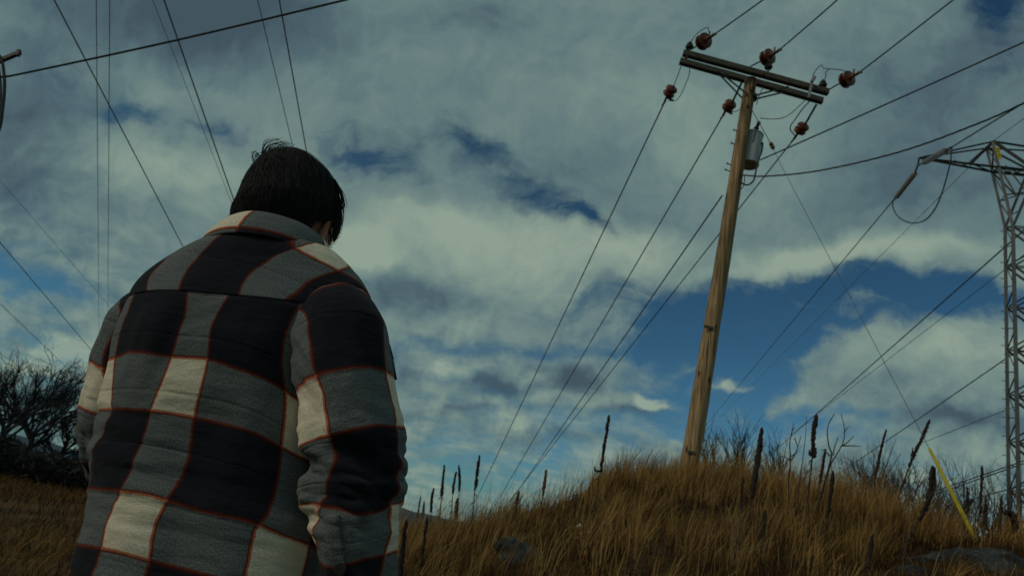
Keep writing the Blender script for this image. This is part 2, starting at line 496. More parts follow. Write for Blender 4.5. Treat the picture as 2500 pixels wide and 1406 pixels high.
M['sign_print'] = simple_mat('black_print', (0.02, 0.02, 0.02), (0.03, 0.03, 0.03), 4, 0.6, 0.0, 0.0)
M['eye'] = simple_mat('eye_white', (0.55, 0.53, 0.5), (0.62, 0.6, 0.57), 4, 0.2, 0.0, 0.0)
M['paper'] = simple_mat('pale_litter', (0.55, 0.55, 0.5), (0.68, 0.67, 0.6), 20, 0.8, 0.0, 0.1)

def pole_mat():
    m, nt, b = new_mat('pine_pole_wood')
    tc = N(nt, 'ShaderNodeTexCoord')
    mp = N(nt, 'ShaderNodeMapping'); mp.inputs['Scale'].default_value = (14, 14, 0.55); nt.links.new(tc.outputs['Object'], mp.inputs[0])
    n1 = N(nt, 'ShaderNodeTexNoise'); n1.inputs['Scale'].default_value = 2.2; n1.inputs['Detail'].default_value = 8; nt.links.new(mp.outputs[0], n1.inputs[0])
    n2 = N(nt, 'ShaderNodeTexNoise'); n2.inputs['Scale'].default_value = 0.9; n2.inputs['Detail'].default_value = 5; nt.links.new(tc.outputs['Object'], n2.inputs[0])
    r1 = N(nt, 'ShaderNodeValToRGB'); e = r1.color_ramp.elements
    e[0].position = 0.32; e[0].color = (0.13, 0.088, 0.050, 1); e[1].position = 0.68; e[1].color = (0.50, 0.375, 0.215, 1)
    nt.links.new(n1.outputs[0], r1.inputs[0])
    r2 = N(nt, 'ShaderNodeValToRGB'); e = r2.color_ramp.elements
    e[0].position = 0.35; e[0].color = (0.55, 0.50, 0.42, 1); e[1].position = 0.7; e[1].color = (1.1, 1.0, 0.9, 1)
    nt.links.new(n2.outputs[0], r2.inputs[0])
    mx = N(nt, 'ShaderNodeMix', data_type='RGBA', blend_type='MULTIPLY'); mx.inputs[0].default_value = 0.8
    nt.links.new(r1.outputs[0], mx.inputs[6]); nt.links.new(r2.outputs[0], mx.inputs[7])
    # knots
    vo = N(nt, 'ShaderNodeTexVoronoi'); vo.inputs['Scale'].default_value = 1.0
    mk = N(nt, 'ShaderNodeMapping'); mk.inputs['Scale'].default_value = (6, 6, 2.2); nt.links.new(tc.outputs['Object'], mk.inputs[0]); nt.links.new(mk.outputs[0], vo.inputs[0])
    kr = N(nt, 'ShaderNodeMapRange'); kr.inputs[1].default_value = 0.07; kr.inputs[2].default_value = 0.17; nt.links.new(vo.outputs[0], kr.inputs[0])
    mk2 = N(nt, 'ShaderNodeMix', data_type='RGBA'); mk2.inputs[6].default_value = (0.05, 0.022, 0.01, 1)
    nt.links.new(kr.outputs[0], mk2.inputs[0]); nt.links.new(mx.outputs[2], mk2.inputs[7])
    # long drying cracks
    mc = N(nt, 'ShaderNodeMapping'); mc.inputs['Scale'].default_value = (26, 26, 0.30); nt.links.new(tc.outputs['Object'], mc.inputs[0])
    nc = N(nt, 'ShaderNodeTexNoise'); nc.inputs['Scale'].default_value = 1.0; nc.inputs['Detail'].default_value = 3; nt.links.new(mc.outputs[0], nc.inputs[0])
    cr = N(nt, 'ShaderNodeMapRange'); cr.inputs[1].default_value = 0.33; cr.inputs[2].default_value = 0.41; nt.links.new(nc.outputs[0], cr.inputs[0])
    mk3 = N(nt, 'ShaderNodeMix', data_type='RGBA'); mk3.inputs[6].default_value = (0.035, 0.022, 0.013, 1)
    nt.links.new(cr.outputs[0], mk3.inputs[0]); nt.links.new(mk2.outputs[2], mk3.inputs[7])
    nt.links.new(mk3.outputs[2], b.inputs['Base Color'])
    b.inputs['Roughness'].default_value = 0.85; b.inputs['Specular IOR Level'].default_value = 0.2
    bp = N(nt, 'ShaderNodeBump'); bp.inputs['Strength'].default_value = 0.8; bp.inputs['Distance'].default_value = 0.02
    nt.links.new(n1.outputs[0], bp.inputs['Height']); nt.links.new(bp.outputs[0], b.inputs['Normal'])
    return m
M['pole'] = pole_mat()

def ground_mat():
    m, nt, b = new_mat('dry_thatch_ground')
    tc = N(nt, 'ShaderNodeTexCoord')
    n1 = N(nt, 'ShaderNodeTexNoise'); n1.inputs['Scale'].default_value = 0.8; n1.inputs['Detail'].default_value = 10; nt.links.new(tc.outputs['Object'], n1.inputs[0])
    n2 = N(nt, 'ShaderNodeTexNoise'); n2.inputs['Scale'].default_value = 22; n2.inputs['Detail'].default_value = 8; nt.links.new(tc.outputs['Object'], n2.inputs[0])
    ad = N(nt, 'ShaderNodeMath', operation='ADD'); nt.links.new(n1.outputs[0], ad.inputs[0]); nt.links.new(n2.outputs[0], ad.inputs[1])
    r = N(nt, 'ShaderNodeValToRGB'); e = r.color_ramp.elements
    e[0].position = 0.75; e[0].color = (0.022, 0.012, 0.006, 1); e[1].position = 1.0; e[1].color = (0.12, 0.065, 0.022, 1)
    hf = N(nt, 'ShaderNodeMapRange'); hf.inputs[1].default_value = 0.0; hf.inputs[2].default_value = 2.0; hf.inputs[3].default_value = 0.2; hf.inputs[4].default_value = 1.6
    nt.links.new(ad.outputs[0], hf.inputs[0]); nt.links.new(hf.outputs[0], r.inputs[0]); nt.links.new(r.outputs[0], b.inputs['Base Color'])
    b.inputs['Roughness'].default_value = 0.95; b.inputs['Specular IOR Level'].default_value = 0.1
    bp = N(nt, 'ShaderNodeBump'); bp.inputs['Strength'].default_value = 1.0; bp.inputs['Distance'].default_value = 0.05
    nt.links.new(n2.outputs[0], bp.inputs['Height']); nt.links.new(bp.outputs[0], b.inputs['Normal'])
    return m
M['ground'] = ground_mat()

def tint_mat(name, stops, rough=0.8, trans=0.15):
    """colour taken from a per-piece random attribute 'tint'"""
    m, nt, b = new_mat(name)
    a = N(nt, 'ShaderNodeAttribute', attribute_name='tint')
    r = N(nt, 'ShaderNodeValToRGB'); e = r.color_ramp.elements
    e[0].position = stops[0][0]; e[0].color = (*stops[0][1], 1); e[1].position = stops[-1][0]; e[1].color = (*stops[-1][1], 1)
    for p, c in stops[1:-1]:
        q = e.new(p); q.color = (*c, 1)
    nt.links.new(a.outputs['Fac'], r.inputs[0]); nt.links.new(r.outputs[0], b.inputs['Base Color'])
    b.inputs['Roughness'].default_value = rough; b.inputs['Specular IOR Level'].default_value = 0.2
    if trans:
        tr = N(nt, 'ShaderNodeBsdfTranslucent'); nt.links.new(r.outputs[0], tr.inputs[0])
        mx = N(nt, 'ShaderNodeMixShader'); mx.inputs[0].default_value = trans
        nt.links.new(b.outputs[0], mx.inputs[1]); nt.links.new(tr.outputs[0], mx.inputs[2])
        nt.links.new(mx.outputs[0], nt.nodes['Material Output'].inputs[0])
    return m
M['grass'] = tint_mat('dry_winter_grass', [(0.0, (0.022, 0.013, 0.008)), (0.3, (0.078, 0.037, 0.013)), (0.6, (0.24, 0.120, 0.032)), (1.0, (0.50, 0.31, 0.105))], 0.75, 0.3)
M['leaf'] = tint_mat('dark_thicket_leaves', [(0.0, (0.008, 0.010, 0.012)), (0.6, (0.018, 0.020, 0.018)), (1.0, (0.040, 0.035, 0.022))], 0.8, 0.1)
M['strand'] = tint_mat('dark_hair_strands', [(0.0, (0.007, 0.007, 0.008)), (0.6, (0.016, 0.0155, 0.016)), (1.0, (0.036, 0.031, 0.028))], 0.9, 0.0)
M['straw'] = simple_mat('pale_weed_stem', (0.16, 0.10, 0.045), (0.30, 0.21, 0.10), 30, 0.9, 0.0, 0.1)
# ------------------------------------------------------------------ land
OUTLINE = [(-400, 1200), (960, 1330), (1100, 1318), (1160, 1300), (1230, 1276), (1300, 1256), (1400, 1222), (1470, 1193), (1540, 1180), (1620, 1175), (1700, 1175),
           (1800, 1188), (1950, 1212), (2100, 1258), (2250, 1305), (2400, 1338), (2500, 1350), (2800, 1395)]
RIDGE_R = 11.0
def _ridge():
    az, zz = [], []
    for px, py in OUTLINE:
        d = ray(px, py); h = math.hypot(d[0], d[1])
        az.append(math.atan2(d[0], d[1])); zz.append(CAM[2] + d[2] / h * RIDGE_R)
    return np.array(az), np.array(zz)
R_AZ, R_Z = _ridge()
R_Z[0] = 0.0

def sstep(a, b, x):
    t = np.clip((x - a) / (b - a), 0, 1)
    return t * t * (3 - 2 * t)

def ground(x, y):
    x = np.asarray(x, float); y = np.asarray(y, float)
    r = np.hypot(x, y); az = np.arctan2(x, y)
    h = np.interp(az, R_AZ, R_Z)
    h = np.where(np.abs(az) > 1.45, h * sstep(2.6, 1.45, np.abs(az)), h)
    front = np.clip((r - 1.6) / (RIDGE_R - 1.6), 0, 1)
    front = front ** 1.15
    front = np.where(r > 9.5, front + 0.0, front)
    back = 1 - sstep(12.5, 30, r)
    z = np.maximum(h, 0) * front * back
    bump = 0.26 * fbm(np.stack([x * 0.95, y * 0.95, 0 * x + 3], -1), 4) * sstep(3, 7.5, r) * (1 - 0.6 * sstep(11, 13, r))
    bump = bump * (0.3 + 0.7 * sstep(-0.02, 0.12, az))
    far = 0.5 * fbm(np.stack([x * 0.03, y * 0.03, 0 * x + 9], -1), 2) * sstep(25, 60, r)
    return z + bump * (1 - sstep(30, 60, r)) + far - 0.012 * np.maximum(r - 40, 0)

def hit(px, py, rmin=2.0, rmax=60):
    d = ray(px, py); h = math.hypot(d[0], d[1])
    r = np.linspace(rmin, rmax, 4000)
    P = CAM[None] + d[None] * (r / h)[:, None]
    below = P[:, 2] < ground(P[:, 0], P[:, 1])
    if not below.any():
        return None
    return P[np.argmax(below)]

def build_ground():
    # polar sheet, fine near the camera and out to the horizon
    rr = np.concatenate([[0.0], np.linspace(0.4, 16, 110), np.geomspace(16.4, 3000, 70)])
    na = 360
    aa = np.linspace(-math.pi, math.pi, na, endpoint=False)
    X = rr[1:, None] * np.sin(aa)[None]; Y = rr[1:, None] * np.cos(aa)[None]
    Z = ground(X, Y)
    V = np.vstack([[[0, 0, float(ground(0.0, 0.001))]], np.stack([X, Y, Z], -1).reshape(-1, 3)])
    F = [(0, 1 + j, 1 + (j + 1) % na) for j in range(na)]
    for i in range(len(rr) - 2):
        for j in range(na):
            k = (j + 1) % na
            F.append((1 + i * na + j, 1 + (i + 1) * na + j, 1 + (i + 1) * na + k, 1 + i * na + k))
    me = bpy.data.meshes.new('ground'); me.from_pydata(V.tolist(), [], [f[::-1] for f in F])
    o = link('ground', me, M['ground'])
    tag(o, 'uneven ground of brown thatch rising to a grassy mound', kind='structure')
build_ground()

def build_hill():
    m = MB()
    A = at(600, 1180, 1400); B = at(2100, 1490, 1400)
    n = 80
    xs = np.linspace(-1100, 900, n)
    rows = []
    for k, (yy, f) in enumerate(((1150, -0.3), (1300, 0.6), (1400, 1.0), (1550, 0.9), (1900, -0.3))):
        prof = 26 + 16 * fbm(np.stack([xs * 0.004, 0 * xs + 2, 0 * xs + 5], -1), 3) + 5 * fbm(np.stack([xs * 0.05, 0 * xs + 2 + k, 0 * xs + 1], -1), 3)
        prof = prof * (1 - 0.55 * sstep(-250, 350, xs)) - 13
        rows.append(np.stack([xs, 0 * xs + yy, prof * f + (0 if f > 0 else -30)], -1))
    V = np.vstack(rows)
    F = [(i * n + j, i * n + j + 1, (i + 1) * n + j + 1, (i + 1) * n + j) for i in range(len(rows) - 1) for j in range(n - 1)]
    m.add(V, F)
    tag(m.build('hill', M['hill']), 'low blue wooded hill on the horizon', kind='structure')
build_hill()

def build_blades(name, X, Y, H, lean, width, tint, label, curl=0.35, mat='grass', zoff=0.0):
    """every blade a tapering three-segment strip bent over by the wind"""
    n = len(X)
    Z = ground(X, Y) - 0.01 + zoff
    ang = rng.uniform(0, 2 * np.pi, n)
    side = np.stack([np.cos(ang), np.sin(ang), np.zeros(n)], -1)
    ts = np.array([0, 0.38, 0.72, 1.0])
    P = []
    for t in ts:
        c = np.stack([X + lean[:, 0] * H * t ** 1.7, Y + lean[:, 1] * H * t ** 1.7,
                      Z + H * (t - curl * np.linalg.norm(lean, axis=1) * t ** 2)], -1)
        w = width * (1 - 0.55 * t)
        P.append((c, w))
    V = np.empty((n, 7, 3))
    for i in range(3):
        c, w = P[i]
        V[:, 2 * i] = c - side * w[:, None] / 2; V[:, 2 * i + 1] = c + side * w[:, None] / 2
    V[:, 6] = P[3][0]
    base = (np.arange(n) * 7)[:, None]
    tri = np.array([0, 1, 3, 0, 3, 2, 2, 3, 5, 2, 5, 4, 4, 5, 6])
    idx = (base + tri[None]).reshape(-1)
    me = bpy.data.meshes.new(name)
    me.vertices.add(n * 7); me.vertices.foreach_set('co', V.reshape(-1))
    nf = n * 5
    me.loops.add(nf * 3); me.loops.foreach_set('vertex_index', idx.astype(np.int32))
    me.polygons.add(nf); me.polygons.foreach_set('loop_start', np.arange(0, nf * 3, 3, dtype=np.int32))
    try:
        me.polygons.foreach_set('loop_total', np.full(nf, 3, np.int32))
    except Exception:
        pass
    at_ = me.attributes.new('tint', 'FLOAT', 'POINT')
    tv = np.repeat(tint[:, None], 7, 1); tv[:, 6] = np.clip(tv[:, 6] + 0.30, 0, 1); tv[:, 4:6] += 0.08      # paler seed heads
    at_.data.foreach_set('value', np.clip(tv, 0, 1).ravel().astype(np.float32))
    me.update(calc_edges=True)
    o = link(name, me, M[mat], None, False)
    tag(o, label, 'grass', kind='stuff')
    return o

def grass_points(n, azr, rr, power=1.0):
    az = rng.uniform(azr[0], azr[1], n)
    u = rng.random(n)
    r = (rr[0] ** (2 * power) + u * (rr[1] ** (2 * power) - rr[0] ** (2 * power))) ** (1 / (2 * power))
    return r * np.sin(az), r * np.cos(az), az, r

def clear_of_rocks(x, y, low=False):
    k = np.ones(len(x), bool)
    for (px, py, Y, rad, front) in ((2400, 1370, 7.6, 0.75, 1.6), (2215, 1400, 6.9, 0.25, 0.8), (1275, 1385, None, 0.22, 0.35), (2385, 1350, 9.3, 0.22, 1.2)):
        c = hit(px, py) if Y is None else at(px, py, Y)
        u = np.array([c[0], c[1]]) / math.hypot(c[0], c[1])
        al = (x - c[0]) * u[0] + (y - c[1]) * u[1]; ac = np.abs((x - c[0]) * u[1] - (y - c[1]) * u[0])
        if low: front = min(front, 0.45)
        k &= ~((ac < rad) & (al < rad * 0.5) & (al > -front))
    return k

def mound_grass():
    # tall golden bluestem in clumps: a few thousand clumps, each a fan of blades
    def layer(nclump, per, rrng, azr, hmul, spread, wid, lab, name, tlo, thi, mat_h=0.5, seedz=0.0, lay=0.0, thin_low=False):
        cx, cy, az, r = grass_points(nclump, azr, rrng, 0.8)
        fq = 1.15 if thin_low else 0.55
        dens = fbm(np.stack([cx * fq, cy * fq, 0 * cx + 21 + seedz], -1), 3)
        keep = (dens + rng.normal(0, 0.07 if thin_low else 0.14, nclump) > (0.02 if thin_low else -0.14)) & clear_of_rocks(cx, cy, lay > 0)
        if thin_low:
            keep &= rng.random(nclump) < 0.22 + 0.78 * sstep(6.2, 9.8, r + 2.5 * dens)
            keep &= rng.random(nclump) < 0.30 + 0.70 * sstep(0.12, 0.25, az)
        hill = np.interp(az, R_AZ, R_Z)
        cx, cy, az, r, dens, hill = cx[keep], cy[keep], az[keep], r[keep], dens[keep], hill[keep]
        n = len(cx)
        ch = rng.uniform(0.40, 1.30, n) * (0.85 + 0.5 * np.clip(dens, -.3, .5))
        clean = np.stack([rng.normal(0.16, 0.16, n), rng.normal(0, 0.14, n)], -1)
        ct = np.clip(rng.uniform(tlo, thi, n) + 0.25 * fbm(np.stack([cx * 0.35, cy * 0.35, 0 * cx + 5], -1), 2), 0, 1)
        k = rng.poisson(per, n) + 2
        cang = rng.normal(0.3, 1.5, n)
        ii = np.repeat(np.arange(n), k)
        m = len(ii)
        off = rng.normal(0, spread, (m, 2))
        X = cx[ii] + off[:, 0]; Y = cy[ii] + off[:, 1]
        H = mat_h * hmul * ch[ii] * rng.uniform(0.45, 1.1, m)
        lean = clean[ii] + off * 1.6 + rng.normal(0, 0.13, (m, 2)) + lay * np.stack([np.cos(cang), np.sin(cang)], -1)[ii]
        W = wid * rng.uniform(0.7, 1.4, m) * (0.55 + 0.45 * r[ii] / 11)
        T = np.clip(ct[ii] + rng.normal(0, 0.14, m), 0, 1)
        build_blades(name, X, Y, H, lean, W, T, lab)
    azr = (math.radians(-14), math.radians(52))
    layer(5200, 26, (4.2, 13.5), azr, 1.0, 0.062, 0.0078, 'tall golden dry grass waving over the mound', 'tall_grass', 0.16, 0.92, 0.40, thin_low=True)
    layer(7000, 15, (3.2, 13.5), azr, 1.0, 0.10, 0.0085, 'short matted brown grass covering the mound', 'matted_grass', 0.0, 0.34, 0.20, 4.0, lay=0.8)
    layer(1500, 1, (5.5, 12.6), (math.radians(-6), math.radians(46)), 1.0, 0.05, 0.0085, 'thin dark dead weed stems scattered through the mound grass', 'weed_stems', 0.0, 0.10, 0.62, 30.0)
    # crest fringe and lone wisps, standing against the sky
    layer(760, 14, (10.2, 12.4), (math.radians(9), math.radians(38)), 1.0, 0.05, 0.0065, 'tall straw grass fringe along the crest of the mound', 'crest_grass', 0.45, 0.95, 0.62, 8.0)
    layer(1500, 3, (6.0, 12.8), (math.radians(-8), math.radians(44)), 1.0, 0.03, 0.0052, 'lone pale grass wisps standing above the rest of the mound grass', 'grass_wisps', 0.55, 1.0, 0.86, 12.0)
mound_grass()

def field_grass():
    n = 90000
    X, Y, az, r = grass_points(n, (math.radians(-85), math.radians(-8)), (3.5, 34), 0.62)
    d = fbm(np.stack([X * 0.3, Y * 0.3, 0 * X + 40], -1), 3)
    keep = d + rng.normal(0, 0.2, n) > -0.2
    X, Y, r, d = X[keep], Y[keep], r[keep], d[keep]
    n = len(X)
    H = rng.uniform(0.06, 0.22, n) + np.clip(d, 0, 1) * 0.18 * sstep(8, 15, r) + rng.uniform(0, 0.12, n) * sstep(11, 17, r)
    lean = rng.normal(0.08, 0.4, (n, 2))
    T = np.clip(rng.uniform(0.05, 0.6, n) + d * 0.35, 0, 1)
    build_blades('field_grass', X, Y, H, lean, rng.uniform(0.006, 0.012, n) * (0.6 + r / 14), T, 'low brown dry grass of the field on the left')
    # far strip between the person and the mound
    n = 16000
    X, Y, az, r = grass_points(n, (math.radians(-14), math.radians(4)), (9, 46), 0.6)
    H = rng.uniform(0.15, 0.55, n); lean = rng.normal(0.1, 0.3, (n, 2))
    T = np.clip(rng.uniform(0.2, 0.75, n), 0, 1)
    build_blades('meadow_grass', X, Y, H, lean, rng.uniform(0.006, 0.010, n) * (0.6 + r / 12), T, 'pale dry meadow grass beyond the low end of the mound')
field_grass()
# ------------------------------------------------------------------ utility pole with crossarms
PY = 10.9                                  # how far away the pole stands
def P11(px, py, dy=0.0):
    return at(px, py, PY + dy)

def sagged(a, b, sag, n=28):
    t = np.linspace(0, 1, n)[:, None]
    p = np.asarray(a) * (1 - t) + np.asarray(b) * t
    p[:, 2] -= (4 * sag * t * (1 - t))[:, 0]
    return p

def insulator(name, parent, a, b, rmax, mat, n=2, cap_mat=None):
    """strain insulator: n glazed bells on a pin between a and b"""
    a = np.asarray(a); b = np.asarray(b); L = np.linalg.norm(b - a); ax = (b - a) / L
    prof = [(0, 0.018)]
    for i in range(n):
        s = L * (0.12 + 0.80 * i / n); w = L * 0.76 / n
        prof += [(s, 0.03), (s + w * 0.10, rmax * 0.55), (s + w * 0.30, rmax * 0.93), (s + w * 0.48, rmax), (s + w * 0.62, rmax * 0.97), (s + w * 0.72, rmax * 0.6), (s + w * 0.95, 0.035)]
    prof.append((L, 0.018))
    return MB().lathe(a, ax, prof, 20).build(name, mat, parent)

def utility_pole():
    base = P11(1673, 1190); base[2] = float(ground(base[0], base[1])) - 0.05
    top = P11(1833, 196)
    root = empty('utility_pole', base)
    tag(root, 'tall weathered wooden utility pole on the mound carrying two crossarms and a transformer', 'utility pole')
    n = 60
    t = np.linspace(0, 1, n)[:, None]
    base_low = base - (top - base) * 0.04
    pts = base_low * (1 - t) + top * t
    pts[:, 0] += 0.012 * np.sin(t[:, 0] * 3.0)
    r = np.interp(t[:, 0], [0, 1], [0.150, 0.113])
    m = MB(); m.tube(pts, r, 24)
    V = m.v[0]
    nz = fbm(V * np.array([9, 9, 1.2]), 3)
    ax = np.repeat(pts, 24, axis=0)
    m.v[0] = ax + (V - ax) * (1 + 0.09 * nz)[:, None]
    m.build('shaft', M['pole'], root)
    up = (top - base) / np.linalg.norm(top - base)
    # crossarms: one on the far side of the shaft and one on the near side
    a1, b1 = P11(1668, 130, -0.17), P11(2022, 226, -0.17)    # near (upper in the picture)
    a2, b2 = P11(1660, 150, 0.19), P11(2008, 247, 0.19)
    for a, b in ((a1, b1), (a2, b2)):
        MB().bar(a, b, 0.10, 0.135).build('crossarm', M['arm_wood'], root)
    d1 = (b1 - a1) / np.linalg.norm(b1 - a1)
    # braces from the arms down to the shaft
    for (p, q, dy) in (((1752, 172), (1826, 232), -0.16), ((1925, 212), (1842, 234), -0.16), ((1750, 176), (1812, 240), 0.17), ((1915, 225), (1842, 243), 0.17)):
        MB().bar(P11(*p, dy), P11(*q, dy * 0.8), 0.032, 0.014, up=(0, 1, 0)).build('brace', M['dark_steel'], root)
    # through bolts on the arms and shaft
    for p in ((1676, 140), (1838, 214), (1864, 181), (1966, 211), (2013, 224), (1835, 220), (1826, 259)):
        q = P11(*p, -0.235 if p[1] < 212 or p[0] > 1950 else -0.135)
        MB().lathe(q, (0, -1, 0), [(-0.03, 0.028), (0.0, 0.028), (0.001, 0.014), (0.03, 0.014)], 8).build('bolt', M['rust'], root)
    # band and eye under the arms
    c = P11(1832, 238)
    MB().lathe(c - up * 0.04, up, [(0, 0.118), (0, 0.124), (0.08, 0.124), (0.08, 0.118)], 24).build('pole_band', M['dark_steel'], root)
    # strain insulators on the near side (towards the upper right) and the far side
    brown = M['porcelain']
    near = [((1690, 120), (1701, 113), (1732, 93), (1742, 86)), ((1832, 163), (1852, 153), (1892, 131), (1901, 124)), ((2026, 218), (2046, 206), (2086, 185), (2096, 179))]
    ends = []
    for i, (h0, i0, i1, cl) in enumerate(near):
        A, B, C, D = P11(*h0, -0.2), P11(*i0, -0.62), P11(*i1, -0.95), P11(*cl, -1.08)
        B, C = B + (C - B) * 0.18, C - (C - B) * 0.10
        ins = insulator('strain_insulator', root, B, C, 0.148, brown)
        MB().tube([A, B], 0.014, 6).build('link_rod', M['dark_steel'], ins)
        cb = MB().bar(C, D, 0.05, 0.03)
        cb.bar(C + (D - C) * 0.2, C + (D - C) * 0.2 + np.array([0, 0, 0.14]), 0.03, 0.02)
        cb.bar(D + np.array([0, 0, 0.02]), D + np.array([0.02, -0.06, -0.03]), 0.035)
        cb.build('dead_end_clamp', M['rust'], ins)
        ends.append(D)
    far = [((1663, 162), (1648, 205), (1626, 240), (1622, 251)), ((1811, 202), (1792, 244), (1770, 272), (1765, 283)), ((1993, 256), (1970, 298), (1946, 328), (1938, 340))]
    fends = []
    for i, (h0, i0, i1, cl) in enumerate(far):
        A, B, C, D = P11(*h0, 0.2), P11(*i0, 0.80), P11(*i1, 1.15), P11(*cl, 1.3)
        B, C = B + (C - B) * 0.12, C - (C - B) * 0.06
        ins = insulator('strain_insulator', root, B, C, 0.128, brown)
        rr_ = 0.008 if i == 0 else 0.022
        MB().tube([A, B], rr_, 6).build('link_rod', M['dark_steel'], ins)
        cb = MB().bar(C, D, 0.045, 0.03)
        sx = 0.16 if i < 2 else -0.05
        cb.bar(C, C + np.array([sx, 0.05, -0.02 if i < 2 else 0.1]), 0.04, 0.03)
        cb.bar(D, D + np.array([-0.03, 0.06, -0.05]), 0.03)
        cb.build('dead_end_clamp', M['dark_steel'], ins)
        fends.append(D)
    # post insulators standing on the arm
    for p in ((1683, 119), (1876, 168), (2009, 212)):
        b = P11(*p, -0.17)
        MB().lathe(b, (0, 0, 1), [(-0.06, 0.016), (0.0, 0.018), (0.01, 0.07), (0.045, 0.078), (0.06, 0.05), (0.075, 0.045), (0.095, 0.058), (0.12, 0.045), (0.135, 0.02), (0.16, 0.02)], 16).build('pin_insulator', M['grey_porcelain'] if False else M['dark_steel'], root)
    # jumpers (flying leads)
    def lead(pts, r=0.008):
        q = np.array([P11(p[0], p[1], p[2]) for p in pts])
        MB().tube(catmull(q, 8), r, 5).build('jumper_wire', M['wire'], root)
    lead([(1686, 106, -.2), (1694, 92, -.4), (1708, 78, -.8), (1727, 68, -1.05), (1731, 80, -1.1)])
    lead([(1684, 164, .2), (1682, 185, .4), (1672, 210, .8), (1662, 232, 1.1), (1650, 246, 1.25), (1632, 246, 1.3)])
    lead([(1983, 192, -.2), (1990, 175, -.3), (2001, 162, -.4), (2007, 160, -.5), (2010, 167, -.6), (2030, 169, -.8), (2052, 171, -1), (2068, 176, -1.1)])
    lead([(2010, 203, -.17), (2015, 190, -.3), (2017, 176, -.5), (2026, 169, -.7)])
    lead([(1965, 246, .2), (1950, 260, .2), (1930, 278, .15), (1908, 289, 0), (1880, 291, -.1), (1856, 289, -.15)])
    lead([(1977, 247, .25), (1958, 268, .5), (1940, 294, .9), (1931, 306, 1.1), (1930, 318, 1.25), (1940, 331, 1.35)], 0.012)
    lead([(1866, 208, .2), (1858, 224, .1), (1851, 240, .05), (1847, 256, 0)])
    lead([(1806, 268, 1.2), (1798, 272, 1.3), (1784, 275, 1.35)])
    # fuse cutout on the right of the arms
    MB().bar(P11(1984, 194, -.3), P11(1974, 240, -.28), 0.06, 0.05).bar(P11(1981, 200, -.33), P11(1990, 188, -.36), 0.05).build('fuse_cutout', M['grey_porcelain'], root)
    # transformer can
    c0, c1 = P11(1827, 404, 0.14), P11(1839, 328, 0.14)
    tr = empty('transformer', c0); attach(tr, root); 
    axis = c1 - c0; L = np.linalg.norm(axis); axis /= L
    R = 0.188
    MB().lathe(c0, axis, [(0, R * 0.93), (0.012, R), (0.03, R), (0.03, R * 0.985), (L * 0.93, R * 0.985), (L * 0.93, R * 1.03), (L * 0.97, R * 1.03), (L, R * 0.9), (L * 1.02, R * 0.5)], 36).build('tank', M['tank'], tr)
    bt = P11(1851, 300, -0.1)
    MB().lathe(c1 - axis * 0.02 + np.array([0.0, -0.05, 0]), bt - c1, [(0, 0.05), (0.03, 0.055), (0.05, 0.035), (0.07, 0.055), (0.10, 0.035), (0.12, 0.052), (0.15, 0.03), (0.22, 0.03), (0.25, 0.04), (0.27, 0.02)], 14).build('bushing', M['dark_steel'], tr)
    MB().bar(P11(1838, 348, -0.26), P11(1846, 318, -0.2), 0.028, 0.02).build('lightning_arrester', M['dark_steel'], tr)
    for py_ in (340, 372):
        s = P11(1822 - (py_ - 340) * 0.18, py_, -0.04)
        MB().bar(s + np.array([-0.09, 0, 0]), s + np.array([0.03, 0, 0]), 0.05, 0.06).build('mounting_lug', M['dark_steel'], tr)
    MB().lathe(P11(1857, 350, -0.15), (1, -0.3, 0), [(0, 0.02), (0.02, 0.022), (0.03, 0.014), (0.05, 0.014)], 8).build('secondary_terminal', M['dark_steel'], tr)
    q = [(1862, 351, -.12), (1859, 372, -.16), (1850, 395, -.18), (1845, 420, -.16), (1840, 440, -.12), (1830, 450, -.08), (1818, 451, -.05), (1807, 442, -.03), (1803, 428, 0)]
    MB().tube(catmull(np.array([P11(*p) for p in q]), 8), 0.016, 6).build('drip_loop', M['cable'], tr)
    q = [(1797, 438, 0), (1803, 447, -.05), (1808, 453, -.06), (1800, 461, -.05), (1800, 468, -.03), (1812, 459, -.1), (1817, 447, -.12), (1818, 430, -.1)]
    MB().tube(catmull(np.array([P11(*p) for p in q]), 8), 0.009, 5).build('drip_loop', M['cable'], tr)
    # step bolts, ground lug, metal tags
    for p in ((1794, 320, -1), (1788, 352, -1), (1778, 402, -1), (1774, 417, -1)):
        a = P11(p[0] + 4, p[1], -0.02)
        MB().lathe(a, (-1, -0.2, 0.1), [(-0.03, 0.01), (0.05, 0.01), (0.05, 0.022), (0.062, 0.022)], 6).build('step_bolt', M['dark_steel'], root)
    a = P11(1713, 1022, -0.05)
    MB().bar(a, a + np.array([0.0, 0, 0.16]), 0.05, 0.05).bar(a + np.array([0.02, -0.02, 0.0]), a + np.array([0.06, -0.04, -0.02]), 0.02).build('wire_clamp', M['steel'], root)
    for (x, y, w) in ((1730, 800, 26), (1690, 1106, 30)):
        MB().bar(P11(x - w * 0.42, y - 4, -0.147), P11(x + w * 0.42, y + 1, -0.147), 0.02, 0.05, up=(0, 0, 1)).build('wood_gain', M['arm_wood'], root)
    return base, top, ends, fends
POLE_BASE, POLE_TOP, NEAR_ENDS, FAR_ENDS = utility_pole()

def wire(name, label, pts, r, group=None, mat='wire', cat='wire', sides=6):
    o = MB().tube(pts, r, sides).build(name, M[mat])
    return tag(o, label, cat, group)

def extend(a, b, before, after):
    a = np.asarray(a, float); b = np.asarray(b, float)
    return a - (b - a) * before, b + (b - a) * after

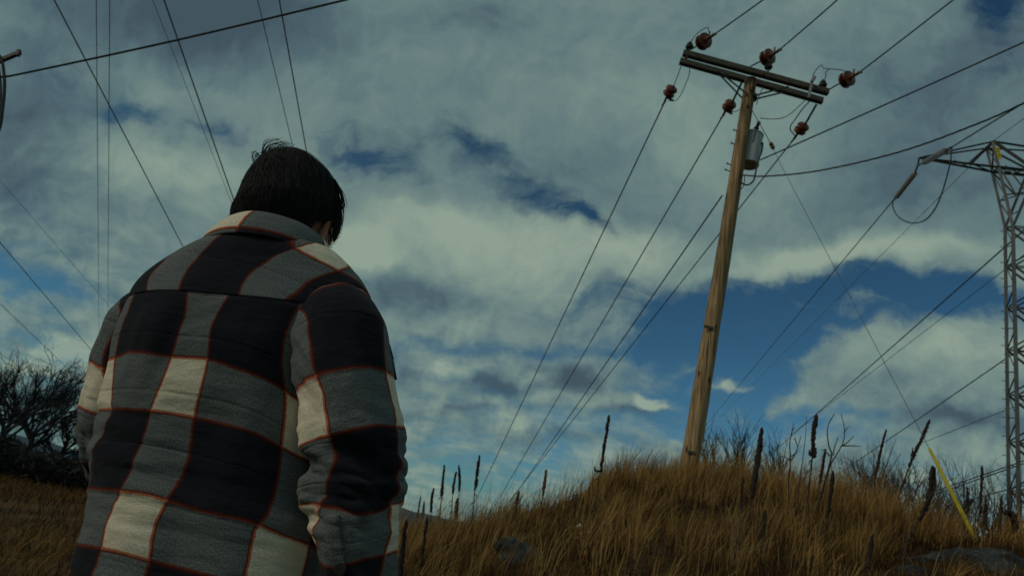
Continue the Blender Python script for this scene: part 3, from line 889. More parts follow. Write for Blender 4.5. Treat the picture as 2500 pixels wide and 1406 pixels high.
G1 = 'wires of the wooden pole'
nm = ('left', 'middle', 'right')
targ = [(1860, -2), (2042, -2), (2324, -2)]
for i in range(3):
    D = NEAR_ENDS[i]; T = at(*targ[i], 8.3)
    a, b = extend(D, T, 0, 1.6)
    wire('power_line', f'wire leaving the {nm[i]} near insulator of the wooden pole towards the top edge', sagged(a, b, 0.04), 0.013, G1)
ftarg = [(1178, 1186), (1236, 1186), (1286, 1168)]
for i in range(3):
    D = FAR_ENDS[i]; T = at(*ftarg[i], 62)
    a, b = extend(D, T, 0, 0.35)
    wire('power_line', f'wire falling from the {nm[i]} far insulator of the wooden pole to the lower left', sagged(a, b, 0.0), np.interp(np.linspace(0, 1, 28), [0, 1], [0.015, 0.032]), G1)
a = P11(1763, 478, 0.1); T = at(1272, 1186, 62); a, b = extend(a, T, 0, 0.35)
wire('neutral_line', 'neutral wire running from behind the pole shaft below the transformer to the lower left', sagged(a, b, 0.0), np.interp(np.linspace(0, 1, 28), [0, 1], [0.015, 0.032]), G1)
a = P11(1856, 391, -0.1); T = at(2500, 101, 7.6); a, b = extend(a, T, 0, 0.5)
wire('service_line', 'straight cable from the transformer rising to the right edge', sagged(a, b, 0.02), 0.013, G1)
# twisted triplex service drop
q = np.array([at(1804, 424, 10.8), at(1818, 428, 10.75), at(1880, 430, 10.4), at(2010, 415, 9.8), at(2200, 370, 9.0), at(2380, 305, 8.3), at(2500, 252, 7.8), at(2700, 150, 7.0)])
path = catmull(q, 30)
tri = MB()
_t, _U, _V = frames(path)
s = np.concatenate([[0], np.cumsum(np.linalg.norm(np.diff(path, axis=0), axis=1))])
for k in range(3):
    ph = s * 14 + k * 2 * math.pi / 3
    tri.tube(path + 0.0085 * (_U * np.cos(ph)[:, None] + _V * np.sin(ph)[:, None]), 0.0072, 5)
tag(tri.build('service_drop', M['cable']), 'twisted black service cable sagging from below the transformer to the right edge', 'cable', G1)

# guy wire with its yellow guard
def guy():
    a = P11(1829, 257, -0.12); top_g = at(2268, 1093, 9.6); bot = at(2394, 1340, 9.35)
    anchor = bot + (bot - top_g) * 0.08
    root = empty('guy_wire', anchor)
    tag(root, 'thin steel guy wire with a yellow guard standing behind the boulder', 'guy wire')
    mid = P11(1885, 357, -0.35)
    m1 = P11(1903, 396, -0.4)
    MB().tube([a, mid], 0.008, 5).build('upper_strand', M['steel'], root)
    MB().tube(np.array([mid, m1, top_g, bot]), 0.0045, 5).build('lower_strand', M['steel'], root)
    d = m1 - mid; d /= np.linalg.norm(d)
    MB().lathe(mid - d * 0.09, d, [(0, 0.014), (0.02, 0.032), (0.06, 0.04), (0.085, 0.024), (0.10, 0.04), (0.14, 0.032), (0.17, 0.014)], 10).build('guy_insulator', M['rust'], root)
    gd = bot - top_g
    MB().tube(np.array([top_g, top_g + gd * 0.02, top_g + gd * 0.5, anchor]), [0.014, 0.022, 0.028, 0.033], 12).build('guard', M['guard'], root)
    c = top_g + gd * 0.985
    MB().tube(np.array([c - gd * 0.006, c + gd * 0.006]), 0.046, 12).build('guard_band', M['dark_steel'], root)
guy()

# ------------------------------------------------------------------ lattice transmission tower
EX = np.array([0.974, -0.225, 0]); EX /= np.linalg.norm(EX)
EY = np.array([0.225, 0.974, 0]); EY /= np.linalg.norm(EY)
def tower():
    d = ray(2466, 1335); hyp = math.hypot(d[0], d[1])
    T0 = CAM + d * (38.0 / hyp)
    gz = float(ground(T0[0], T0[1]))
    HALF = 0.72
    def near(px, py): return at_plane(px, py, T0 - EY * HALF, EY)
    def far(px, py): return at_plane(px, py, T0 + EY * HALF, EY)
    def mid(px, py): return at_plane(px, py, T0, EY)
    root = empty('transmission_tower', (T0[0], T0[1], gz))
    tag(root, 'grey steel lattice transmission tower cut by the right edge', 'transmission tower')
    mat = M['tower_steel']
    def bar(name, a, b, w=0.10):
        return MB().angle_bar(a, b, w, w * 0.16, up=(0.3, 0.5, 0.8)).build(name, mat, root, False)
    # four mast legs; right-hand pair mirrored along the arm direction
    nl_b, nl_t = near(2478, 1335), near(2474, 552)
    fl_b, fl_t = far(2451, 1335), far(2455, 555)
    for q in (nl_b, fl_b): q[2] = gz - 0.2
    shift = EX * 1.5
    legs = {'nl': (nl_b, nl_t), 'fl': (fl_b, fl_t), 'nr': (nl_b + shift, nl_t + shift * 0.9), 'fr': (fl_b + shift, fl_t + shift * 0.9)}
    for k, (a, b) in legs.items():
        bar('leg', a, b, 0.17 if k == 'nl' else 0.15)
    def on(k, t):
        a, b = legs[k]; return a * (1 - t) + b * t
    steps = np.linspace(0.02, 1.0, 10)
    for i in range(len(steps) - 1):
        t0, t1 = steps[i], steps[i + 1]; tm = (t0 + t1) / 2
        for (l, r) in (('nl', 'fl'), ('nl', 'nr'), ('fl', 'fr'), ('nr', 'fr')):
            side = l == 'nl' and r == 'fl'
            bar('strut', on(l, t1), on(r, t1), 0.06)
            if side or (l, r) == ('nr', 'fr'):
                bar('diagonal', on(r, t0), on(l, tm), 0.06); bar('diagonal', on(l, tm), on(r, t1), 0.055)
                bar('strut', on(l, tm), on(r, tm), 0.05)
            else:
                bar('diagonal', on(l, t0), on(r, tm), 0.085); bar('diagonal', on(r, tm), on(l, t1), 0.085)
    # step bolts up the left leg
    for i in range(46):
        p = on('fl', i / 46 + 0.01)
        MB().bar(p, p - EX * (0.26 if i % 2 else 0.15), 0.03).build('step_bolt', mat, root, False)
    # head: spreading V, crossarm truss and peak
    peak_n, peak_f = near(2425, 346), far(2410, 362)
    lo_n, lo_f = near(2440, 409), far(2422, 420)
    bar('head_leg', nl_t, peak_n, 0.14); bar('head_leg', fl_t, peak_f, 0.13)
    in_n, in_f = near(2512, 462), far(2512, 412)
    bar('head_leg', nl_t, in_n + (in_n - nl_t) * 0.6, 0.13); bar('head_leg', fl_t, in_f + (in_f - fl_t) * 0.8, 0.13)
    for a, b, w in ((near(2462, 490), far(2442, 490), .06), (far(2442, 490), near(2455, 476), .05), (far(2442, 490), near(2500, 473), .06), (near(2455, 476), near(2500, 470), .07),
                    (far(2424, 424), near(2455, 478), .06), (far(2445, 500), near(2468, 535), .05), (near(2442, 412), near(2485, 485), .08), (far(2423, 422), far(2482, 480), .08),
                    (peak_f, lo_n, .07), (peak_n, lo_f, .07), (near(2455, 405), near(2500, 462), .07), (near(2470, 524), near(2493, 512), .06)):
        bar('head_brace', a, b, w)
    tip = mid(2244, 386)
    for a, b, w in ((tip, lo_n, .12), (tip, lo_f, .12), (tip, peak_n, .09), (tip, peak_f, .09), (lo_n, near(2560, 423), .16), (lo_f, far(2560, 434), .16),
                    (peak_n, near(2560, 367), .11), (peak_f, far(2560, 372), .09), (peak_n, near(2540, 425), .16), (peak_f, far(2530, 425), .11),
                    (peak_n, mid(2366, 399), .12), (peak_f, mid(2366, 402), .09), (mid(2366, 398), lo_f, .07), (mid(2330, 392), mid(2366, 408), .05), (lo_n, lo_f, .09), (peak_n, peak_f, .10),
                    (lo_n, far(2470, 424), .06), (far(2470, 424), near(2500, 416), .06), (near(2460, 411), far(2500, 428), .05)):
        bar('arm_chord', a, b, w)
    # mirrored right side out of the picture so the head closes
    cx_ = T0 + EX * 0.75
    rt = tip + EX * 2 * np.dot(cx_ + EX * 3.2 - tip, EX)
    bar('arm_chord', near(2560, 423), rt, .14); bar('arm_chord', far(2560, 434), rt, .14); bar('arm_chord', near(2560, 367), rt, .1)
    # yellow number plate on the near head leg
    a, b = near(2431, 363) - EY * 0.12, near(2439, 391) - EY * 0.12
    pl = MB().bar(a, b, 0.17, 0.02, up=EY).build('number_plate', M['sign'], root, False)
    for k in range(4):
        c = a * (0.82 - 0.2 * k) + b * (0.18 + 0.2 * k) - EY * 0.013
        MB().bar(c - EX * 0.05, c + EX * 0.05, 0.05, 0.006, up=EY).build('plate_marking', M['sign_print'], pl, False)
    # dead-end insulator strings and the jumper loop below the arm tip
    tp = tip
    def lp(px, py): return at_plane(px, py, tp, EX)
    def string(p, q, n):
        a, b = lp(*p), lp(*q); L = np.linalg.norm(b - a); ax = (b - a) / L
        prof = [(0, 0.03)]
        for i in range(n):
            s0 = L * (i + 0.1) / n; w = L / n
            prof += [(s0, 0.05), (s0 + w * 0.22, 0.15), (s0 + w * 0.55, 0.155), (s0 + w * 0.6, 0.05)]
        prof.append((L, 0.03))
        o = MB().lathe(a, ax, prof, 14).build('insulator_string', M['grey_porcelain'], root)
        return o
    s1 = string((2234, 422), (2188, 481), 14)
    s2 = string((2256, 397), (2309, 368), 13)
    MB().tube(np.array([tip, lp(2241, 402), lp(2234, 422)]), 0.05, 6).build('link_plate', mat, s1)
    MB().tube(np.array([lp(2241, 404), lp(2256, 397)]), 0.05, 6).build('link_plate', mat, s2)
    MB().tube(np.array([lp(2188, 481), lp(2180, 491)]), 0.055, 6).build('clamp', M['dark_steel'], s1)
    MB().tube(np.array([lp(2309, 368), lp(2323, 360)]), 0.055, 6).build('clamp', M['dark_steel'], s2)
    jp = [(2179, 491), (2181, 510), (2195, 531), (2218, 543), (2240, 544), (2263, 534), (2284, 508), (2300, 470), (2312, 430), (2320, 395), (2324, 361)]
    MB().tube(catmull(np.array([lp(*p) for p in jp]), 6), 0.035, 6).build('jumper_loop', M['wire'], root)
    G = 'wires of the lattice tower'
    a, b = extend(lp(2180, 490), lp(1726, 1034), 0, 0.6)
    wire('transmission_line', 'conductor running from the tower insulator down to the left behind the wooden pole', sagged(a, b, 0), 0.034, G)
    a, b = extend(lp(2323, 360), lp(2500, 251), 0, 0.6)
    wire('transmission_line', 'conductor rising from the tower insulator to the right edge', sagged(a, b, 0), 0.032, G)
    def pp(px, py): return at_plane(px, py, peak_f, EX)
    a, b = extend(pp(2412, 362), pp(1734, 1042), 0, 0.6)
    wire('earth_wire', 'thin earth wire from the tower peak down to the left below the conductor', sagged(a, b, 0), 0.017, G)
    a, b = extend(pp(2420, 348), pp(2500, 290), 0, 1.0)
    wire('earth_wire', 'thin earth wire rising from the tower peak to the right edge', sagged(a, b, 0), 0.017, G)
tower()

G2 = 'conductors of the farther line on the right'
for A, B, h0, h1, r, lab in (
        ((2500, 562), (1880, 1110), 22, 21, 0.045, 'conductor crossing behind the tower mast and falling left to the twiggy shrub'),
        ((2500, 622), (1985, 1018), 26, 24, 0.026, 'fine wire just below the conductor crossing behind the tower mast'),
        ((2500, 845), (2010, 1182), 20, 18, 0.045, 'lower conductor passing behind the tower at mid height'),
        ((2470, 995), (2283, 1068), 20, 19, 0.03, 'faint wire left of the tower above the yellow guard'),
        ((2500, 1124), (2296, 1194), 14, 13, 0.05, 'upper of two close wires low beside the tower base'),
        ((2500, 1131), (2290, 1203), 13.6, 12.6, 0.05, 'lower of two close wires low beside the tower base'),
        ((2500, 1184), (2340, 1226), 12, 11, 0.045, 'lowest wire passing behind the foot of the tower')):
    a, b = extend(at_z(*A, h0), at_z(*B, h1), 0.25, 0.3)
    wire('transmission_line', lab, sagged(a, b, 0), r, G2)

G3 = 'overhead wires on the left'
for A, B, h0, h1, r, ext, lab in (
        ((130, -4), (450, 608), 12, 11, 0.022, .5, 'thick wire running from the top edge down behind the left shoulder'),
        ((399, -4), (572, 492), 12, 11, 0.024, .5, 'thick wire running from the top edge down behind the head'),
        ((681, -4), (746, 357), 12, 11.5, 0.020, .8, 'wire ending at the top right of the hair'),
        ((371, -4), (540, 430), 16, 15, 0.012, .3, 'faint thin wire just left of the thick wire behind the head'),
        ((628, -4), (713, 350), 16, 15.5, 0.018, .8, 'thin wire left of the one meeting the top of the hair'),
        ((235, -4), (242, 850), 15, 14, 0.016, .3, 'left of two nearly upright parallel wires'),
        ((268, -4), (263, 790), 15, 14, 0.016, .3, 'right of two nearly upright parallel wires'),
        ((-4, 587), (228, 860), 11, 10, 0.026, .5, 'upper slanting wire reaching the left sleeve'),
        ((-4, 737), (216, 948), 11, 10, 0.024, .5, 'lower slanting wire reaching the left sleeve'),
        ((-4, 436), (205, 676), 15, 14, 0.012, .3, 'very faint slanting wire above the left sleeve'),
        ((60, 906), (205, 1014), 10, 9, 0.016, .5, 'faint slanting wire by the bare tree on the left')):
    a, b = extend(at_z(*A, h0), at_z(*B, h1), 0.5, ext + 1.2)
    wire('overhead_line', lab, sagged(a, b, 0), r * 0.92, G3, 'conductor')

# ------------------------------------------------------------------ second pole just outside the left edge
def side_pole():
    YS = 9.0
    top = at(-150, -60, YS)
    base = top.copy(); base[2] = float(ground(top[0], top[1])) - 0.2
    root = empty('roadside_pole', base)
    tag(root, 'dark pole hardware with a bracket arm and hanging cable at the top left edge', 'utility pole')
    MB().tube(np.array([base, base * 0.5 + top * 0.5, top]), [0.15, 0.13, 0.11], 20).build('shaft', M['pole'], root)
    a, b = at(-175, 224, YS), at(50, 128, YS - 0.1)
    a = b + (a - b) * ((top[0] - b[0]) / (a[0] - b[0]))
    MB().bar(a, b, 0.055, 0.07).build('bracket_arm', M['dark_steel'], root)
    MB().bar(b + np.array([-0.03, 0, 0.03]), b + np.array([-0.01, 0, -0.07]), 0.05, 0.05).build('arm_tip', M['dark_steel'], root)
    q = [(-60, 100), (-20, 122), (2, 142), (9, 175), (11, 215), (7, 260), (-4, 320), (-40, 360), (-120, 360)]
    MB().tube(catmull(np.array([at(x, y, YS - 0.15) for x, y in q]), 8), 0.022, 8).build('drip_loop', M['cable'], root)
    q = [(-70, 110), (-30, 128), (-8, 150), (0, 190), (2, 230), (-4, 290), (-40, 350)]
    MB().tube(catmull(np.array([at(x, y, YS - 0.1) for x, y in q]), 8), 0.016, 8).build('drip_loop', M['cable'], root)
    c0 = at(-150, 200, YS); c0 = np.array([top[0], top[1], c0[2] - 0.05])
    p = np.array([c0, at(-40, 192, YS - 0.1), at(10, 187, YS - 0.12), at(60, 179, YS - 0.16), at(430, 99, YS - 0.7), at(850, -1, YS - 1.4), at(1150, -75, YS - 1.9)])
    wire('service_line', 'black cable crossing the top left corner from the pole hardware', catmull(p, 10), 0.0165, None, 'cable', 'cable')
side_pole()
# ------------------------------------------------------------------ the person seen from behind
def plaid_mat():
    m, nt, b = new_mat('wool_plaid')
    L = nt.links.new
    def mth(op, a, c=0.0, d=None, clamp=False):
        n = N(nt, 'ShaderNodeMath', operation=op, use_clamp=clamp)
        for i, v in enumerate((a, c) if d is None else (a, c, d)):
            if hasattr(v, 'is_output'): L(v, n.inputs[i])
            else: n.inputs[i].default_value = v
        return n.outputs[0]
    def noise(vec, scale, detail=4, rough=0.6):
        n = N(nt, 'ShaderNodeTexNoise'); n.inputs['Scale'].default_value = scale
        n.inputs['Detail'].default_value = detail; n.inputs['Roughness'].default_value = rough; L(vec, n.inputs[0]); return n.outputs[0]
    def mix(f, a, c, blend='MIX'):
        n = N(nt, 'ShaderNodeMix', data_type='RGBA', blend_type=blend)
        if hasattr(f, 'is_output'): L(f, n.inputs[0])
        else: n.inputs[0].default_value = f
        for i, v in ((6, a), (7, c)):
            if hasattr(v, 'is_output'): L(v, n.inputs[i])
            else: n.inputs[i].default_value = (*v, 1)
        return n.outputs[2]
    uv = N(nt, 'ShaderNodeUVMap', uv_map='cloth').outputs[0]
    fz = noise(uv, 520, 3)
    fz2 = noise(uv, 60, 3)
    sp = N(nt, 'ShaderNodeSeparateXYZ'); L(uv, sp.inputs[0])
    PER, LT = 0.265, 0.10
    def stripe(c, off):
        w = mth('ADD', c, mth('MULTIPLY', mth('SUBTRACT', fz, 0.5), 0.004))
        w = mth('ADD', w, mth('MULTIPLY', mth('SUBTRACT', fz2, 0.5), 0.004))
        fr = mth('MULTIPLY', mth('FRACT', mth('DIVIDE', mth('ADD', w, 26.5), PER)), PER)
        light = mth('LESS_THAN', fr, LT)
        d1 = mth('MINIMUM', fr, mth('ABSOLUTE', mth('SUBTRACT', fr, LT)))
        d = mth('MINIMUM', d1, mth('SUBTRACT', PER, fr))
        n = N(nt, 'ShaderNodeMapRange', interpolation_type='SMOOTHSTEP')
        L(d, n.inputs[0]); n.inputs[1].default_value = 0.0046; n.inputs[2].default_value = 0.0028
        return light, n.outputs[0]
    lu, eu = stripe(sp.outputs[0], 0); lv, ev = stripe(sp.outputs[1], 0)
    both = mth('MULTIPLY', lu, lv); any_ = mth('MAXIMUM', lu, lv)
    heather = noise(uv, 330, 2, 0.7)
    hr = N(nt, 'ShaderNodeValToRGB'); e = hr.color_ramp.elements
    e[0].position = 0.30; e[0].color = (0.058, 0.065, 0.068, 1); e[1].position = 0.70; e[1].color = (0.185, 0.198, 0.192, 1)
    q = e.new(0.5); q.color = (0.108, 0.118, 0.118, 1)
    L(heather, hr.inputs[0])
    cr = N(nt, 'ShaderNodeValToRGB'); e = cr.color_ramp.elements
    e[0].position = 0.3; e[0].color = (0.55, 0.47, 0.34, 1); e[1].position = 0.7; e[1].color = (0.74, 0.68, 0.54, 1)
    L(noise(uv, 240, 4), cr.inputs[0])
    dk = N(nt, 'ShaderNodeValToRGB'); e = dk.color_ramp.elements
    e[0].position = 0.3; e[0].color = (0.0060, 0.0065, 0.0100, 1); e[1].position = 0.7; e[1].color = (0.016, 0.016, 0.0225, 1)
    L(noise(uv, 300, 3), dk.inputs[0])
    base = mix(any_, dk.outputs[0], hr.outputs[0]); base = mix(both, base, cr.outputs[0])
    red = mix(1.0, base, (0.62, 0.17, 0.08), 'MULTIPLY')
    red = mix(1.0, red, (0.055, 0.008, 0.005), 'ADD')
    ln = mth('MAXIMUM', eu, ev)
    wear = noise(uv, 420, 2, 0.7)
    ln = mth('MULTIPLY', ln, mth('ADD', 0.72, mth('MULTIPLY', wear, 0.45)), clamp=True)
    col = mix(ln, base, red)
    L(col, b.inputs['Base Color'])
    b.inputs['Roughness'].default_value = 0.95; b.inputs['Specular IOR Level'].default_value = 0.12
    try:
        b.inputs['Sheen Weight'].default_value = 0.08; b.inputs['Sheen Roughness'].default_value = 0.5
        b.inputs['Sheen Tint'].default_value = (0.5, 0.5, 0.52, 1)
    except Exception:
        pass
    # nap and quilting stitch lines
    qv = mth('MULTIPLY', mth('FRACT', mth('DIVIDE', mth('ADD', mth('ADD', sp.outputs[1], mth('MULTIPLY', fz2, 0.004)), 26.5 + 0.052), 0.105)), 0.105)
    qd = mth('ABSOLUTE', mth('SUBTRACT', qv, 0.0525))
    qn = N(nt, 'ShaderNodeMapRange', interpolation_type='SMOOTHSTEP'); L(qd, qn.inputs[0]); qn.inputs[1].default_value = 0.0; qn.inputs[2].default_value = 0.006
    hsum = mth('ADD', mth('MULTIPLY', qn.outputs[0], 1.0), mth('MULTIPLY', heather, 0.35))
    bp = N(nt, 'ShaderNodeBump'); bp.inputs['Strength'].default_value = 0.6; bp.inputs['Distance'].default_value = 0.0016
    L(hsum, bp.inputs['Height'])
    cre = N(nt, 'ShaderNodeTexNoise'); cre.inputs['Scale'].default_value = 1.0; cre.inputs['Detail'].default_value = 4
    mp = N(nt, 'ShaderNodeMapping'); mp.inputs['Scale'].default_value = (7, 19, 1); L(uv, mp.inputs[0]); L(mp.outputs[0], cre.inputs[0])
    bp2 = N(nt, 'ShaderNodeBump'); bp2.inputs['Strength'].default_value = 0.55; bp2.inputs['Distance'].default_value = 0.018
    L(cre.outputs[0], bp2.inputs['Height']); L(bp.outputs[0], bp2.inputs['Normal']); L(bp2.outputs[0], b.inputs['Normal'])
    return m
M['plaid'] = plaid_mat()

def tps(pts, vals, lam=2e-5):
    pts = np.asarray(pts, float); vals = np.asarray(vals, float); n = len(pts)
    def phi(d2):
        return np.where(d2 > 1e-12, d2 * np.log(np.maximum(d2, 1e-12)) * 0.5, 0)
    D = ((pts[:, None] - pts[None]) ** 2).sum(-1)
    A = np.zeros((n + 3, n + 3)); A[:n, :n] = phi(D) + lam * np.eye(n)
    A[:n, n] = 1; A[:n, n + 1:] = pts; A[n:, :n] = A[:n, n:].T
    w = np.linalg.solve(A, np.concatenate([vals, [0, 0, 0]]))
    def f(q):
        q = np.asarray(q, float); sh = q.shape[:-1]; q = q.reshape(-1, 2)
        d = ((q[:, None] - pts[None]) ** 2).sum(-1)
        return (phi(d) @ w[:n] + w[n] + q @ w[n + 1:]).reshape(sh)
    return f

def ring_coords(V):
    """V[i, j]: rings i, closed columns j (last column repeats the first). Surface coordinates in metres."""
    dj = np.linalg.norm(np.diff(V, axis=1), axis=2)
    s = np.concatenate([np.zeros((len(V), 1)), np.cumsum(dj, 1)], 1)
    di = np.linalg.norm(np.diff(V, axis=0), axis=2).mean(1)
    t = np.concatenate([[0], np.cumsum(di)])
    return s, np.repeat(t[:, None], V.shape[1], 1)

def grid_normals(V):
    a = np.gradient(V, axis=0); b = np.gradient(V, axis=1)
    n = np.cross(b, a)
    return n / (np.linalg.norm(n, axis=2)[..., None] + 1e-12)

def locate(V, ST, px):
    """surface coordinates of the camera-facing grid point seen at a pixel"""
    nrm = grid_normals(V); view = V - CAM
    facing = (nrm * view).sum(-1) < 0
    if facing.mean() < 0.05 or facing.mean() > 0.95:
        facing = ~facing
    Q = proj(V)
    d = np.hypot(Q[..., 0] - px[0], Q[..., 1] - px[1]) + np.where(facing, 0, 1e4)
    # inverse-distance blend of the nearest few grid points
    k = np.argsort(d.ravel())[:6]
    w = 1 / (d.ravel()[k] + 0.5) ** 2
    return (ST.reshape(-1, 2)[k] * w[:, None]).sum(0) / w.sum()

def cloth(name, V, UV, parent, rows=None, flip=False, thick=0.003, mat='plaid', closed=True):
    """grid -> mesh with a 'cloth' UV map"""
    ni, nj = V.shape[:2]
    idx = np.arange(ni * nj).reshape(ni, nj)
    a = idx[:-1, :-1].ravel(); b = idx[:-1, 1:].ravel(); c = idx[1:, 1:].ravel(); d = idx[1:, :-1].ravel()
    F = np.stack([a, d, c, b] if flip else [a, b, c, d], -1)
    me = bpy.data.meshes.new(name)
    me.from_pydata(V.reshape(-1, 3).tolist(), [], F.tolist())
    ul = me.uv_layers.new(name='cloth')
    li = np.empty(len(me.loops), np.int32); me.loops.foreach_get('vertex_index', li)
    ul.data.foreach_set('uv', UV.reshape(-1, 2)[li].ravel())
    o = link(name, me, M[mat], parent, False)
    me.polygons.foreach_set('use_smooth', np.ones(len(me.polygons), bool))
    if thick:
        s = o.modifiers.new('thickness', 'SOLIDIFY'); s.thickness = thick; s.offset = -1
    return o

def fit_uv(V, upts, vpts, lam=2e-5):
    s, t = ring_coords(V)
    ST = np.stack([s, t], -1)
    fu = tps([locate(V, ST, p[:2]) for p in upts], [p[2] for p in upts], lam)
    fv = tps([locate(V, ST, p[:2]) for p in vpts], [p[2] for p in vpts], lam)
    return np.stack([fu(ST), fv(ST)], -1)

GZ = float(ground(-0.5, 1.4))
person = empty('person', (-0.52, 1.40, GZ))
tag(person, 'man in a black, grey and cream plaid jacket seen from behind, head bowed', 'person')

# ---- torso: rings (z, centre x, half width, half depth, centre y)
T_RINGS = np.array([
    [0.60, -0.450, 0.214, 0.150, 1.395], [0.78, -0.453, 0.213, 0.152, 1.395], [0.86, -0.457, 0.213, 0.154, 1.395], [0.95, -0.472, 0.217, 0.153, 1.397], [1.04, -0.494, 0.221, 0.150, 1.400],
    [1.14, -0.514, 0.222, 0.150, 1.402], [1.24, -0.533, 0.222, 0.150, 1.404], [1.32, -0.534, 0.232, 0.148, 1.408], [1.385, -0.528, 0.240, 0.140, 1.410],
    [1.43, -0.530, 0.237, 0.130, 1.413], [1.465, -0.532, 0.215, 0.122, 1.416], [1.495, -0.532, 0.185, 0.119, 1.419], [1.515, -0.532, 0.162, 0.117, 1.422], [1.530, -0.532, 0.142, 0.114, 1.425]])
Z_SEAM = 1.392
def torso_grid(zs, nj=161, puff=0.0):
    R_ = [np.interp(zs, T_RINGS[:, 0], T_RINGS[:, k]) for k in range(1, 5)]
    for k in range(4):                         # smooth the profile
        y = catmull(np.stack([T_RINGS[:, 0], T_RINGS[:, k + 1], 0 * T_RINGS[:, 0]], -1), 12)
        R_[k] = np.interp(zs, y[:, 0], y[:, 1])
    cx, a, b, cy = R_
    th = np.linspace(math.pi / 2, math.pi / 2 + 2 * math.pi, nj)      # seam column at the front
    ct, st = np.cos(th), np.sin(th); e = 2 / 2.35
    X = np.sign(ct) * np.abs(ct) ** e; Y = np.sign(st) * np.abs(st) ** e
    V = np.empty((len(zs), nj, 3))
    V[..., 0] = cx[:, None] + (a[:, None] + puff) * X[None]
    V[..., 1] = cy[:, None] + (b[:, None] + puff) * Y[None]
    V[..., 2] = zs[:, None] + 0 * X[None]
    # raised right shoulder, and shoulder blades
    V[..., 2] += 0.14 * (V[..., 0] - cx[:, None]) * sstep(1.22, 1.47, zs)[:, None]
    V[..., 1] -= 0.012 * np.exp(-((V[..., 2] - 1.33) / 0.09) ** 2) * (np.exp(-((V[..., 0] + 0.44) / 0.07) ** 2) + np.exp(-((V[..., 0] + 0.64) / 0.07) ** 2)) * (Y[None] < 0)
    # a shallow valley along the spine, lower back
    V[..., 1] += 0.010 * np.exp(-((V[..., 0] - cx[:, None]) / 0.05) ** 2) * sstep(1.25, 1.0, zs)[:, None] * (Y[None] < 0)
    return V

def wrinkle(V, amp, fx, fz, seed=0.0, o=3):
    n = grid_normals(V)
    w = fbm(np.stack([V[..., 0] * fx, V[..., 1] * fx, V[..., 2] * fz], -1) + seed, o)
    return V + n * (amp * w)[..., None]

zs = np.linspace(0.60, Z_SEAM, 190)
VB = torso_grid(zs)
UB = [(465, 678, 0), (449, 774, 0), (418, 869, 0), (398, 932, 0), (368, 1000, 0), (357, 1044, 0), (337, 1094, 0), (314, 1162, 0), (299, 1198, 0), (265, 1274, 0), (253, 1339, 0), (235, 1400, 0),
      (569, 684, .1), (524, 799, .1), (506, 878, .1), (492, 943, .1), (481, 1000, .1), (476, 1020, .1), (467, 1065, .1), (452, 1134, .1), (416, 1218, .1), (380, 1288, .1), (368, 1369, .1), (357, 1400, .1),
      (702, 800, .265), (686, 896, .265), (694, 964, .265), (694, 986, .265), (686, 1090, .265), (674, 1184, .265), (647, 1260, .265), (625, 1285, .265), (605, 1364, .265), (598, 1400, .265),
      (337, 705, -.165), (312, 766, -.165), (294, 824, -.165), (281, 878, -.165), (274, 1000, -.165),
      (745, 1364, .365), (752, 1326, .365)]
VBp = [(285, 871, 0), (312, 860, 0), (366, 862, 0), (416, 869, 0), (506, 876, 0), (582, 900, 0), (654, 928, 0), (690, 950, 0), (712, 966, 0),
       (272, 999, .1), (366, 1002, .1), (476, 1020, .1), (564, 1040, .1), (618, 1056, .1), (683, 1090, .1), (740, 1120, .1),
       (225, 1191, .265), (299, 1197, .265), (366, 1207, .265), (416, 1222, .265), (510, 1249, .265), (625, 1279, .265), (690, 1305, .265), (745, 1326, .265),
       (195, 1328, .365), (253, 1339, .365), (294, 1348, .365), (366, 1369, .365), (438, 1387, .365), (510, 1404, .365),
       (366, 690, -.148), (468, 682, -.161), (569, 684, -.161), (640, 706, -.150), (700, 742, -.142)]
UVB = fit_uv(VB, UB, VBp)
# folds: soft vertical drapes high up, horizontal puckers in the small of the back
low = sstep(1.26, 1.08, VB[..., 2]) * sstep(0.80, 0.9, VB[..., 2])
leftw = sstep(-0.38, -0.60, VB[..., 0])
nB = grid_normals(VB)
sgn = -np.sign((nB * (VB - CAM)).sum(-1)[90, 80])
fold_h = fbm(np.stack([VB[..., 0] * 2.5 + VB[..., 2] * 1.0, VB[..., 1] * 2.5, VB[..., 2] * 21], -1), 3)
fold_v = fbm(np.stack([VB[..., 0] * 17, VB[..., 1] * 17, VB[..., 2] * 3.0], -1) + 7, 3)
quilt = np.cos((UVB[..., 1] + 0.0005) / 0.105 * 2 * math.pi)
disp = 0.022 * fold_h * low * (0.35 + 0.65 * leftw) + 0.0075 * fold_v * (1 - 0.5 * low) - 0.0010 * quilt
disp = disp * (0.15 + 0.85 * sstep(Z_SEAM, Z_SEAM - 0.07, zs))[:, None]
VB2 = VB + nB * (sgn * disp)[..., None]
flipB = sgn > 0
jb = cloth('jacket_back', VB2, UVB, person, flip=bool(flipB))

# ---- yoke over the shoulders, lapped a little over the back panel
zs = np.linspace(Z_SEAM - 0.010, 1.530, 46)
VY = torso_grid(zs, puff=0.0030)
UY = [(535, 581, .1), (496, 619, .1), (456, 666, .1), (719, 606, .265), (672, 626, .265), (632, 651, .265), (600, 687, .265),
      (409, 633, 0), (384, 658, 0), (363, 686, 0), (825, 662, .365), (762, 684, .365), (726, 716, .365), (699, 741, .365)]
VYp = [(366, 688, .22), (440, 680, .22), (560, 684, .22), (640, 707, .22), (700, 742, .22), (719, 606, .10), (770, 632, .10), (825, 662, .10), (540, 577, .13), (600, 562, .13), (660, 578, .118)]
UVY = fit_uv(VY, UY, VYp, 1e-5)
VY = VY + (wrinkle(VY, 0.006, 9, 9, 3.0) - VY) * sstep(Z_SEAM - 0.01, Z_SEAM + 0.05, zs)[:, None, None]
